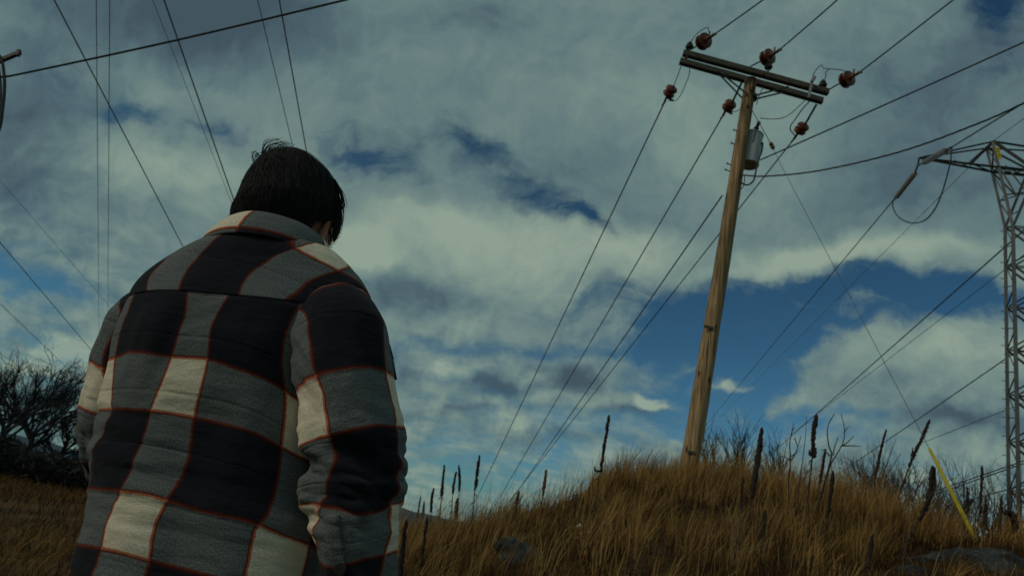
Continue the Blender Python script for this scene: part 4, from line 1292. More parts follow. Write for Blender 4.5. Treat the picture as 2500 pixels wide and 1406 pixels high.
# lower edge sags slightly at the middle pleat
cloth('yoke', VY, UVY, person, flip=bool(flipB), thick=0.0018)
seam_pts = VY[0] + (VY[0] - VY[3]) * 0.02
# top-stitch ridge along the yoke edge
mstitch = MB().tube(VY[2][20:140], 0.0012, 5)
mstitch.build('yoke_stitching', M['trousers'], person)
# pleat in the middle of the back, below the yoke
pl = np.array([at(508, 684, 1.245), at(500, 720, 1.245), at(488, 790, 1.245)])

# ---- sleeves
def sleeve(name, path, upts, vpts, nj=97, n=26, seed=0.0, elbow=(0.5, 0.16), amp=0.016, bumps=(), inner_sign=-1):
    c = np.array([at(p[0], p[1], p[2]) for p in path])
    hw = np.array([p[3] for p in path]) * np.array([np.dot(at(p[0], p[1], p[2]) - CAM, FW) for p in path]) / FPX
    C = catmull(c, n); Rr = catmull(np.stack([hw, 0 * hw, 0 * hw], -1), n)[:, 0]
    t = np.gradient(C, axis=0); t /= np.linalg.norm(t, axis=1)[:, None]
    tocam = CAM - C
    U = tocam - t * (tocam * t).sum(1)[:, None]; U /= np.linalg.norm(U, axis=1)[:, None]
    W = np.cross(t, U)
    th = np.linspace(math.pi, 3 * math.pi, nj)            # wrap seam on the side away from the camera
    V = C[:, None] + (Rr[:, None, None]) * (np.cos(th)[None, :, None] * U[:, None] * 0.92 + np.sin(th)[None, :, None] * W[:, None])
    UVs = fit_uv(V, upts, vpts)
    L_ = np.linspace(0, 1, len(C))
    nrm = (V - C[:, None]); nrm /= np.linalg.norm(nrm, axis=2)[..., None] + 1e-9
    el = np.exp(-((L_ - elbow[0]) / elbow[1]) ** 2)[:, None]
    ang = th[None]
    s_len = np.concatenate([[0], np.cumsum(np.linalg.norm(np.diff(C, axis=0), axis=1))])[:, None]
    a3 = np.stack([np.cos(ang) * 0.9 + 0 * s_len, np.sin(ang) * 0.9 + 0 * s_len, s_len * 24 + np.sin(ang) * 1.0], -1)
    d = amp * el * fbm(a3 + seed, 3) * 1.3
    a4 = np.stack([np.cos(ang) * 1.6 + 0 * s_len, np.sin(ang) * 1.6 + 0 * s_len, s_len * 7 + np.cos(ang) * 2], -1)
    d = d + 0.010 * fbm(a4 + seed + 9, 3)
    d = d - 0.0012 * np.cos(UVs[..., 1] / 0.105 * 2 * math.pi)
    # drag folds running out of the armpit
    inner = sstep(0.0, 70.0, inner_sign * (proj(V)[..., 0] - proj(C)[:, 0][:, None]))
    a5 = np.stack([np.cos(ang) * 1.1 + 0 * s_len, np.sin(ang) * 1.1 + 0 * s_len, s_len * 20 + np.sin(ang) * 4.5], -1)
    d = d + 0.022 * np.exp(-((L_ - 0.38) / 0.13) ** 2)[:, None] * inner * fbm(a5 + seed + 4, 3)
    for (bl, bw, bang, bangw, ba) in bumps:
        da = np.angle(np.exp(1j * (ang - bang)))
        d = d + ba * np.exp(-((L_[:, None] - bl) / bw) ** 2) * np.exp(-(da / bangw) ** 2)
    V = V + nrm * d[..., None]
    return V, UVs, C, th

path_r = [(802, 728, 1.345, 30), (806, 742, 1.34, 72), (813, 768, 1.33, 96), (821, 810, 1.32, 110), (830, 870, 1.305, 114), (842, 960, 1.295, 114), (853, 1040, 1.29, 119), (860, 1110, 1.29, 115), (865, 1190, 1.29, 106),
          (868, 1250, 1.29, 100), (872, 1320, 1.29, 93), (878, 1392, 1.29, 84), (884, 1450, 1.29, 76), (888, 1490, 1.29, 70)]
UR = [(747, 770, .1), (758, 832, .1), (770, 878, .1), (779, 922, .1), (791, 961, .1), (794, 1004, .1), (805, 1044, .1), (812, 1101, .1), (818, 1130, .1), (809, 1152, .1), (798, 1195, .1), (790, 1231, .1),
      (915, 747, .265), (927, 806, .265), (932, 870, .265), (936, 910, .265), (945, 950, .265), (964, 1060, .265), (962, 1150, .265), (955, 1250, .265), (775, 1310, .1), (945, 1330, .265)]
VR = [(815, 698, .1), (850, 690, .1), (882, 698, .1), (902, 712, .1), (745, 928, .265), (778, 916, .265), (822, 905, .265), (873, 897, .265), (911, 896, .265), (932, 905, .265),
      (748, 1088, .365), (769, 1072, .365), (805, 1062, .365), (870, 1047, .365), (924, 1040, .365), (965, 1044, .365),
      (768, 1225, .53), (791, 1233, .53), (834, 1243, .53), (899, 1254, .53), (942, 1242, .53), (958, 1231, .53), (805, 1382, .63), (834, 1380, .63), (888, 1364, .63), (924, 1357, .63)]
VS, UVS, CR_, TH = sleeve('sleeve', path_r, UR, VR, seed=2.0, elbow=(0.62, 0.13), amp=0.034)
# which way round: outward normals
def outward(V, C):
    n = grid_normals(V)
    return ((n * (V - C[:, None])).sum(-1).mean() > 0)
slv_r = cloth('sleeve', VS, UVS, person, flip=outward(VS, CR_))
# cuff placket strip, stitched on the sleeve end
def patch(name, V, UV, i0, i1, j0, j1, off, parent, flip, C):
    v = V[i0:i1, j0:j1].copy(); c = C[i0:i1]
    n = v - c[:, None]; n /= np.linalg.norm(n, axis=2)[..., None]
    return cloth(name, v + n * off, UV[i0:i1, j0:j1], parent, flip=flip, thick=0.004)
ni = len(VS)
Q = proj(VS)
def find(px, py):
    d = np.hypot(Q[..., 0] - px, Q[..., 1] - py) + np.where((VS - CAM) @ FW < (CR_ - CAM)[:, None] @ FW + 0.0, 0, 1e4)
    return np.unravel_index(np.argmin(d), d.shape)
ia, ja = find(806, 1260); ib, jb_ = find(832, 1385); jl, jr = sorted((find(806, 1330)[1], find(838, 1330)[1]))
pk = patch('cuff_placket', VS, UVS, ia, ib + 6, jl, max(jr, jl + 6), 0.003, slv_r, outward(VS, CR_), CR_)
bi, bj = find(836, 1388)
bn = VS[bi, bj] - CR_[bi]; bn /= np.linalg.norm(bn)
MB().lathe(VS[bi, bj] + bn * 0.003, bn, [(0, 0.011), (0.004, 0.0115), (0.006, 0.010), (0.006, 0.003)], 16).build('button', M['button'], slv_r)

path_l = [(394, 724, 1.40, 30), (382, 746, 1.40, 68), (370, 780, 1.405, 84), (354, 820, 1.41, 88), (328, 880, 1.42, 86), (302, 970, 1.425, 84), (285, 1050, 1.43, 80), (280, 1105, 1.45, 74), (300, 1126, 1.53, 66), (360, 1116, 1.63, 54), (440, 1098, 1.72, 46)]
UL = [(300, 760, .1), (275, 830, .1), (255, 900, .1), (249, 1000, .1), (239, 1060, .1), (238, 1087, .1), (352, 720, .24), (225, 960, .06), (262, 800, .08), (215, 1040, .05)]
VL = [(330, 716, .105), (300, 735, .115), (232, 885, .265), (250, 897, .265), (214, 1000, .365), (246, 1012, .365), (212, 1110, .46), (228, 1148, .52)]
VSL, UVSL, CL_, _th = sleeve('sleeve', path_l, UL, VL, seed=6.0, elbow=(0.66, 0.14), amp=0.026, inner_sign=1)
cloth('sleeve', VSL, UVSL, person, flip=outward(VSL, CL_))

# ---- collar: stand and folded fall
def collar():
    nj = 121
    th = np.linspace(math.radians(-250), math.radians(70), nj)       # open at the front
    # rings from collar seam up over the fold
    rows = [(0.000, 0.147, 0.131, 0.0), (0.016, 0.145, 0.128, 0.0), (0.034, 0.139, 0.121, 0.0), (0.050, 0.130, 0.112, 0.0), (0.061, 0.120, 0.103, 0.0), (0.064, 0.113, 0.097, 0.0), (0.052, 0.109, 0.093, 0.0), (0.005, 0.108, 0.090, 0.0)]
    rr = catmull(np.array([[r[0], r[1], r[2]] for r in rows]), 6)
    c = np.array([-0.534, 1.428, 1.523])
    V = np.empty((len(rr), nj, 3))
    st, ct = np.sin(th), np.cos(th)
    for i, (h, a, b) in enumerate(rr):
        frontness = np.clip(st, -1, 1)
        V[i, :, 0] = c[0] + a * ct * (1 + 0.05 * np.clip(frontness, 0, 1))
        V[i, :, 1] = c[1] + b * st * (1 + 0.25 * np.clip(frontness, 0, 1))
        V[i, :, 2] = c[2] + h * (1 - 0.25 * np.clip(frontness, 0, 1)) - 0.060 * (st + 1) * 0.5 + 0.05 * a * ct
    V = wrinkle(V, 0.004, 12, 12, 5.0)
    s, t = ring_coords(V)
    # pattern: cream on the left, grey round the back, cream again at the right front
    Q_ = proj(V)
    i_mid = 14
    k1 = np.argmin(np.hypot(Q_[i_mid, :, 0] - 597, Q_[i_mid, :, 1] - 540) + np.where(st < 0.2, 0, 1e4))
    k2 = np.argmin(np.hypot(Q_[i_mid, :, 0] - 782, Q_[i_mid, :, 1] - 612) + np.where(ct > 0, 0, 1e4))
    sm = s[i_mid]
    u = 0.10 + (sm - sm[k1]) / max(sm[k2] - sm[k1], 1e-3) * 0.165
    v = 0.365 + 0.012 - t * 1.0
    UV = np.stack([np.repeat(u[None], len(rr), 0), v], -1)
    n = grid_normals(V); fl = (n * (V - c)).sum(-1)[:20].mean() > 0
    o = cloth('collar', V, UV, person, flip=bool(fl), thick=0.003)
    # dark stand showing under the fall
    rr2 = [(-0.022, 0.145, 0.128), (-0.012, 0.139, 0.122), (0.010, 0.137, 0.119)]
    V2 = np.empty((len(rr2), nj, 3))
    for i, (h, a, b) in enumerate(rr2):
        V2[i, :, 0] = c[0] + a * ct; V2[i, :, 1] = c[1] + b * st * (1 + 0.25 * np.clip(st, 0, 1)); V2[i, :, 2] = c[2] + h - 0.060 * (st + 1) * 0.5 + 0.05 * a * ct
    UV2 = np.stack([np.full((3, nj), 0.18), np.full((3, nj), 0.18)], -1)
    cloth('collar_stand', V2, UV2, person, flip=bool(fl), thick=0.003)
collar()

# chest pocket flap standing out beyond the right arm
fp = np.array([at(944, 840, 1.37), at(952, 872, 1.37), at(960, 916, 1.36)])
MB().bar(fp[0], fp[1], 0.012, 0.05, up=(0, 1, 0)).bar(fp[1], fp[2], 0.010, 0.045, up=(0, 1, 0)).build('pocket_flap', M['trousers'], person)

# ---- body under the clothes: one continuous mesh
def person_body():
    hc = at(705, 492, 1.425)
    # skeleton: pelvis, spine, neck, arms with fingers, legs
    vs = []; es = []; rad = []
    def add(p, r, par=None):
        vs.append(tuple(float(x) for x in p)); rad.append(r)
        if par is not None: es.append((par, len(vs) - 1))
        return len(vs) - 1
    pel = add((-0.46, 1.40, 0.93), 0.13)
    sp1 = add((-0.50, 1.40, 1.15), 0.13, pel); sp2 = add((-0.535, 1.41, 1.36), 0.12, sp1); nk = add((-0.532, 1.425, 1.50), 0.058, sp2)
    hd = add(hc + np.array([0, 0.02, -0.03]), 0.07, nk)
    def hand(w, d, side):
        d = np.asarray(d, float); d /= np.linalg.norm(d)
        palm = np.asarray(vs[w]) + d * 0.07
        p = add(palm, 0.028, w)
        across = np.cross(d, np.array([0, 0, 1.0]) if abs(d[2]) < 0.8 else np.array([1.0, 0, 0])); across /= np.linalg.norm(across)
        bend = np.cross(across, d)
        for k, ln in enumerate((0.070, 0.080, 0.074, 0.058)):
            b0 = palm + across * (k - 1.5) * 0.021 + d * 0.025
            f1 = add(b0, 0.009, p); f2 = add(b0 + d * ln * 0.5 + bend * 0.008, 0.0085, f1); add(b0 + d * ln * 0.85 + bend * 0.03, 0.0075, f2)
        t1 = add(palm - across * 0.035 - d * 0.02, 0.011, p); add(palm - across * 0.055 + d * 0.025, 0.0095, t1)
    for pth, side in ((CR_, 1), (CL_, -1)):
        ks = [int(len(pth) * f) for f in (0.12, 0.35, 0.6, 0.8)] + [len(pth) - 2]
        prev = sp2
        for k, r in zip(ks, (0.05, 0.045, 0.04, 0.034, 0.026)):
            prev = add(pth[k], r, prev)
        hand(prev, pth[-1] - pth[-6], side)
    for sx in (-1, 1):
        h = add((-0.46 + sx * 0.10, 1.40, 0.86), 0.085, pel); k = add((-0.46 + sx * 0.12, 1.40, GZ + 0.48), 0.058, h)
        a = add((-0.46 + sx * 0.13, 1.385, GZ + 0.10), 0.042, k); add((-0.46 + sx * 0.15, 1.50, GZ + 0.05), 0.038, a)
    me = bpy.data.meshes.new('body_skeleton'); me.from_pydata(vs, es, [])
    tmp = bpy.data.objects.new('body_skeleton', me); COL.objects.link(tmp)
    sk = tmp.modifiers.new('skin', 'SKIN'); sk.use_smooth_shade = True
    for i, sv in enumerate(me.skin_vertices[0].data):
        sv.radius = (rad[i], rad[i]); sv.use_root = (i == pel)
    ss = tmp.modifiers.new('sub', 'SUBSURF'); ss.levels = 2; ss.render_levels = 2
    dg = bpy.context.evaluated_depsgraph_get()
    ev = tmp.evaluated_get(dg); bm = bmesh.new(); bm.from_mesh(ev.to_mesh())
    ev.to_mesh_clear()
    bpy.data.objects.remove(tmp, do_unlink=True)
    # head, joined into the same mesh
    V, F = head_mesh(0.93)
    base = [bm.verts.new(v) for v in V]
    for f in F:
        try: bm.faces.new([base[i] for i in f])
        except ValueError: pass
    out = bpy.data.meshes.new('body'); bm.to_mesh(out); bm.free()
    o = link('body', out, M['skin'], person)
    return o

HEAD_ROWS = [(380, 704, 6), (383, 704, 36), (391, 706, 58), (405, 708, 76), (425, 710, 93), (448, 709, 106), (472, 707, 115), (498, 704, 121), (520, 698, 127), (545, 693, 122), (570, 692, 108), (600, 694, 94), (630, 696, 88), (660, 698, 86)]
HEAD_Y = 1.425
def head_grid(scale, nj=73, off=0.0):
    rows = catmull(np.array([[r[0], r[1], r[2]] for r in HEAD_ROWS], float), 5)
    V = np.empty((len(rows), nj, 3))
    th = np.linspace(-math.pi / 2, 1.5 * math.pi, nj)
    up = np.array([0, -0.18, 1.0]); up /= np.linalg.norm(up)
    for i, (py, cx, hw) in enumerate(rows):
        c = at(cx, py, HEAD_Y)
        dep = np.dot(c - CAM, FW)
        w = hw * dep / FPX * scale + off
        c = c + (1 - scale) * (at(705, 500, HEAD_Y) - c)
        # the skull is longer than wide: extend forward (away from the camera)
        fwd = np.array([0.05, 0.985, -0.12]); fwd /= np.linalg.norm(fwd)
        st = np.sin(th)
        L_ = w * np.where(st > 0, 1.42 if py < 560 else 1.15, 0.94)
        V[i] = c + RC * (w * np.cos(th))[:, None] + fwd * (L_ * st)[:, None] + fwd * 0.012
    return V, rows, th

def head_mesh(scale):
    V, rows, th = head_grid(scale)
    V = V[:, :-1].copy(); nr, nj = V.shape[:2]; th = th[:-1]
    # face on the far side: brow, nose, mouth, chin, eye sockets
    py = rows[:, 0]; st, ct = np.sin(th), np.cos(th)
    fwd = np.array([0.05, 0.985, -0.12])
    da = np.angle(np.exp(1j * (th - math.pi / 2)))
    def bump(y0, wy, a0, wa, amp):
        return amp * np.exp(-((py[:, None] - y0) / wy) ** 2) * np.exp(-((da[None] - a0) / wa) ** 2)
    d = bump(545, 16, 0, 0.16, 0.022) + bump(525, 22, 0, 0.12, 0.012) + bump(500, 9, 0.32, 0.22, 0.005) + bump(500, 9, -0.32, 0.22, 0.005) \
        - bump(518, 10, 0.36, 0.16, 0.010) - bump(518, 10, -0.36, 0.16, 0.010) + bump(574, 5, 0, 0.22, 0.006) - bump(580, 3, 0, 0.25, 0.004) + bump(610, 16, 0, 0.35, 0.016)
    V = V + fwd * d[..., None]
    F = [(i * nj + j, i * nj + (j + 1) % nj, (i + 1) * nj + (j + 1) % nj, (i + 1) * nj + j) for i in range(nr - 1) for j in range(nj)]
    F.append(tuple(range(nj))[::-1])
    pts = V.reshape(-1, 3)
    F = [f[::-1] for f in F]
    # ears
    for (px, py_, dy, sx) in ((789, 580, -0.01, 1), (607, 560, 0.05, -1)):
        c = at(px, py_, HEAD_Y + dy); n0 = len(pts)
        m = MB().blob(c, (0.012, 0.020, 0.034), 0.1, 14, 10, 2.0, 4.0)
        e = m.v[0]; rel = e - c
        rim = np.hypot(rel[:, 1] / 0.020, rel[:, 2] / 0.034)
        e = e + np.outer(sx * 0.010 * rim ** 3, RC) + np.outer(-0.012 * rim ** 2 * (rel[:, 1] < 0), np.array([0, 1.0, 0]))
        pts = np.vstack([pts, e]); F += [tuple(i + n0 for i in f) for f in m.f]
    return pts, F
person_body()
for sx in (-1, 1):
    c = at(705, 517, HEAD_Y) + np.array([0.05, 0.985, -0.12]) * 0.128 + RC * 0.033 * sx
    MB().blob(c, 0.012, 0.0, 12, 8).build('eye', M['eye'], person)

# ---- hair
def hair():
    V, rows, th = head_grid(1.0)
    nr = len(rows)
    py = rows[:, 0][:, None]; st = np.sin(th)[None]; ct = np.cos(th)[None]
    nrm = V - at(705, 495, HEAD_Y + 0.02); nrm /= np.linalg.norm(nrm, axis=2)[..., None]
    lump = fbm(np.stack([np.cos(th)[None] * 2 + 0 * py, np.sin(th)[None] * 2 + 0 * py, py * 0.004 + 0 * st], -1) + 3, 3)
    V = V + nrm * (lump * 0.004)[..., None]
    face = (st > 0.35) & (py > 455)
    nape = (py > 585)
    side = (py > 560) & (ct > 0.74)
    keep = ~(face | side)
    idx = np.arange(V.shape[0] * V.shape[1]).reshape(V.shape[:2])
    F = []
    for i in range(nr - 1):
        for j in range(V.shape[1] - 1):
            if keep[i, j] and keep[i + 1, j + 1]:
                F.append((idx[i, j], idx[i + 1, j], idx[i + 1, j + 1], idx[i, j + 1]))
    cap = MB().add(V.reshape(-1, 3), F).build('hair', M['hair'], person)
    # strands combed down from the crown, laid along the cap
    g = np.random.default_rng(5)
    S = 5200
    ring = V[:, :-1]; nj = ring.shape[1]
    def sample(fi, fj):
        i0 = np.clip(np.floor(fi).astype(int), 0, nr - 2); f = np.clip(fi - i0, 0, 1)[..., None]
        j0 = np.floor(fj).astype(int); h = (fj - np.floor(fj))[..., None]
        a = ring[i0, j0 % nj] * (1 - h) + ring[i0, (j0 + 1) % nj] * h
        b = ring[i0 + 1, j0 % nj] * (1 - h) + ring[i0 + 1, (j0 + 1) % nj] * h
        return a * (1 - f) + b * f
    K = 9
    # clumps share direction
    clump = g.integers(0, 420, S)
    cj = g.uniform(0, nj, 420); ci = nr * g.uniform(0.01, 0.74, 420) ** 0.9; cl = g.uniform(0.14, 0.30, 420) * nr; cd = g.normal(0, 2.2, 420); clift = np.abs(g.normal(0.0012, 0.0012, 420))
    fi0 = ci[clump] + g.normal(0, 1.1, S); fj0 = cj[clump] + g.normal(0, 1.5, S)
    ln = cl[clump] * g.uniform(0.75, 1.15, S); dj = cd[clump] + g.normal(0, 0.5, S)
    tt = np.linspace(0, 1, K)
    fi = np.clip(fi0, 0.2, nr)[:, None] + ln[:, None] * tt[None]
    fi = np.minimum(fi, nr * (0.86 + 0.07 * g.random(S))[:, None])
    fj = fj0[:, None] + dj[:, None] * tt[None] ** 1.4 + (np.sin(tt * 5 + g.random(S)[:, None] * 6) * 0.25)
    P = sample(fi, fj)
    nn = P - at(705, 495, HEAD_Y + 0.02); nn /= np.linalg.norm(nn, axis=2)[..., None]
    lift = (0.0015 + clift[clump][:, None] + g.uniform(0, 0.002, S)[:, None]) * np.sin(np.clip(tt, 0, 1) * 2.6 + 0.25)[None] + 0.0008
    P = P + nn * lift[..., None]
    stj = np.sin(th[:-1])[np.floor(fj).astype(int) % nj]; ctj = np.cos(th[:-1])[np.floor(fj).astype(int) % nj]
    pyj = np.interp(fi, np.arange(nr), rows[:, 0])
    bad = ((stj > 0.40) & (pyj > 470)) | ((ctj > 0.76) & (pyj > 580))
    ok = ~bad.any(1)
    P = P[ok]; nn = nn[ok]
    tan = np.gradient(P, axis=1); tan /= np.linalg.norm(tan, axis=2)[..., None] + 1e-9
    sd = np.cross(tan, nn); sd /= np.linalg.norm(sd, axis=2)[..., None] + 1e-9
    w = (0.0011 * (1 - 0.75 * tt ** 2))[None, :, None]
    A = P - sd * w; B = P + sd * w
    n = len(P)
    VV = np.stack([A, B], 2).reshape(-1, 3)
    b0 = (np.arange(n) * K * 2)[:, None] + (np.arange(K - 1) * 2)[None]
    FF = np.stack([b0, b0 + 1, b0 + 3, b0 + 2], -1).reshape(-1, 4)
    me = bpy.data.meshes.new('hair_strands'); me.from_pydata(VV.tolist(), [], FF.tolist())
    at_ = me.attributes.new('tint', 'FLOAT', 'POINT'); at_.data.foreach_set('value', np.repeat(np.clip(g.normal(0.42, 0.28, n), 0, 1), K * 2).astype(np.float32))
    link('hair_strands', me, M['strand'], cap)['kind'] = 'stuff'
    # flyaway locks on the crown and loose ends on the right
    fl = MB()
    def lock(pts, n, spread, r):
        base = np.array([at(x, y, HEAD_Y - 0.02) for x, y in pts])
        for k in range(n):
            off = g.normal(0, spread, 3)[None] * np.linspace(0.25, 1, len(base))[:, None] + g.normal(0, spread * 0.25, (len(base), 3))
            c = catmull(base + off, 5)
            fl.tube(c, np.linspace(r, r * 0.35, len(c)), 4)
    lock([(640, 400), (645, 378), (655, 360), (672, 351), (690, 352), (702, 362)], 14, 0.005, 0.0007)
    lock([(640, 402), (642, 376), (650, 356), (668, 346), (688, 347)], 9, 0.006, 0.0006)
    lock([(640, 400), (641, 370), (646, 350), (655, 340)], 4, 0.006, 0.0007)
    lock([(648, 388), (660, 370), (676, 357), (696, 352), (715, 356)], 8, 0.005, 0.0007)
    lock([(640, 388), (630, 380), (621, 376), (622, 384), (628, 392)], 8, 0.005, 0.0007)
    lock([(626, 398), (620, 388), (622, 378), (632, 376)], 6, 0.005, 0.0007)
    lock([(622, 402), (618, 396), (620, 404), (616, 410)], 6, 0.003, 0.0010)
    lock([(812, 470), (826, 500), (828, 530), (816, 552)], 30, 0.006, 0.0010)
    lock([(815, 440), (832, 470), (838, 500), (836, 512)], 22, 0.004, 0.0010)
    lock([(800, 520), (812, 545), (818, 562), (822, 566)], 14, 0.006, 0.0010)
    lock([(795, 540), (803, 560), (806, 580), (803, 592)], 18, 0.006, 0.0010)
    lock([(600, 470), (585, 500), (574, 520), (566, 530)], 26, 0.006, 0.0011)
    lock([(596, 440), (582, 480), (576, 505), (570, 520)], 18, 0.004, 0.0010)
    fo = fl.build('flyaway_hair', M['hair'], cap); fo['kind'] = 'stuff'
    # beard along the right jaw
    bd = MB()
    for k in range(260):
        x = g.uniform(0, 1); b = at(790 + g.normal(0, 3), 585 + 38 * x, HEAD_Y + 0.03 + 0.06 * g.random())
        tip = b + np.array([g.uniform(0.004, 0.018), g.normal(0, 0.006), -g.uniform(0.006, 0.022)])
        bd.tube(np.array([b, (b + tip) / 2 + np.array([0.002, 0, 0]), tip]), [0.0006, 0.0005, 0.0002], 3)
    bd.build('beard', M['hair'], person)['kind'] = 'stuff'
hair()

# ---- trousers and boots (below the frame)
m = MB()
for sx in (-1, 1):
    p = np.array([(-0.46 + sx * 0.085, 1.40, 0.93), (-0.46 + sx * 0.10, 1.40, 0.80), (-0.46 + sx * 0.115, 1.40, GZ + 0.50), (-0.46 + sx * 0.128, 1.39, GZ + 0.12)])
    m.tube(catmull(p, 8), np.interp(np.linspace(0, 1, 25), [0, 0.35, 0.7, 1], [0.125, 0.11, 0.088, 0.078]), 24)
m.build('trousers', M['trousers'], person)
for sx in (-1, 1):
    x = -0.46 + sx * 0.135
    b = MB().blob((x, 1.45, GZ + 0.055), (0.055, 0.15, 0.06), 0.03, 16, 10)
    b.tube(np.array([(x, 1.395, GZ + 0.05), (x, 1.39, GZ + 0.20)]), [0.06, 0.062], 16)
    b.build('boot', M['boots'], person)
# ------------------------------------------------------------------ dead mullein stalks
def spike_tube(pts, r, g, sides=9):
    m = MB(); pts = np.asarray(pts); m.tube(pts, r, sides)
    V = m.v[0]; ax = np.repeat(pts, sides, axis=0)
    k = 1 + g.uniform(-0.28, 0.38, len(V)) + np.repeat(np.clip(np.cumsum(g.normal(0, 0.07, len(pts))), -0.22, 0.3), sides)
    m.v[0] = ax + (V - ax) * k[:, None]
    return m

def mullein(px, label, spike=0.5, wpx=10, Y=None, mat='mullein', arms=(), clump=None, seed=0, stem_w=0.35):
    g = np.random.default_rng(100 + seed)
    base_px = px[-1]
    b = hit(*base_px) if Y is None else at(*base_px, Y)
    if b is None:
        b = at(*base_px, 11)
    yy = b[1]
    P = np.array([at(p[0], p[1], yy + 0.02 * i) for i, p in enumerate(px)])
    foot = P[-1].copy(); d = P[-1] - P[-2]
    gz = float(ground(foot[0], foot[1]))
    if foot[2] > gz:
        k = (foot[2] - gz + 0.05) / max(-d[2] / np.linalg.norm(d), 0.4)
        foot = foot + d / np.linalg.norm(d) * k
        P = np.vstack([P, foot])
    C = catmull(P, 14)
    C[:, :2] += g.normal(0, 0.0022, (len(C), 2))
    L = np.concatenate([[0], np.cumsum(np.linalg.norm(np.diff(C, axis=0), axis=1))])
    rs = 0.84 * wpx * np.dot(P[0] - CAM, FW) / FPX / 2
    root = empty('mullein_stalk', C[-1])
    tag(root, label, 'dead stalk', 'dead mullein stalks')
    ls = L[-1] * spike
    n = max(12, int(ls / 0.018))
    cs = np.stack([np.interp(np.linspace(0, ls, n), L, C[:, k]) for k in range(3)], -1)
    prof = rs * np.interp(np.linspace(0, 1, n), [0, 0.04, 0.2, 0.75, 1.0], [0.35, 0.7, 0.95, 1.05, 0.75])
    spike_tube(cs, prof, g).build('flower_spike', M[mat], root)
    k0 = np.searchsorted(L, ls * 0.97)
    cst = C[k0:]
    spike_tube(cst, np.interp(np.linspace(0, 1, len(cst)), [0, 1], [rs * stem_w, rs * stem_w * 1.25]), g, 6).build('stem', M['mullein_stem' if mat == 'mullein' else mat], root)
    # shrivelled leaves hanging on the stem
    lf = MB()
    for k in range(5):
        q = cst[int(len(cst) * g.uniform(0.05, 0.8))]
        a = g.uniform(0, 6.28); dv = np.array([math.cos(a), math.sin(a), -0.5])
        lf.tube(np.array([q, q + dv * rs * 1.6, q + dv * rs * 2.4 + np.array([0, 0, -rs * 1.5])]), [rs * 0.3, rs * 0.35, rs * 0.05], 4)
    lf.build('withered_leaves', M['mullein_stem'], root)
    for (ax_, ay_, tx, ty) in arms:
        a0 = at(ax_, ay_, yy); a1 = at(tx, ty, yy); am = (a0 + a1) / 2 + np.array([(a1 - a0)[0] * 0.35, 0, -0.02])
        c = catmull(np.array([a0, am, a1]), 6)
        spike_tube(c, np.interp(np.linspace(0, 1, len(c)), [0, 0.4, 1], [rs * 0.5, rs * 0.75, rs * 0.3]), g, 7).build('side_spike', M[mat], root)
    return root

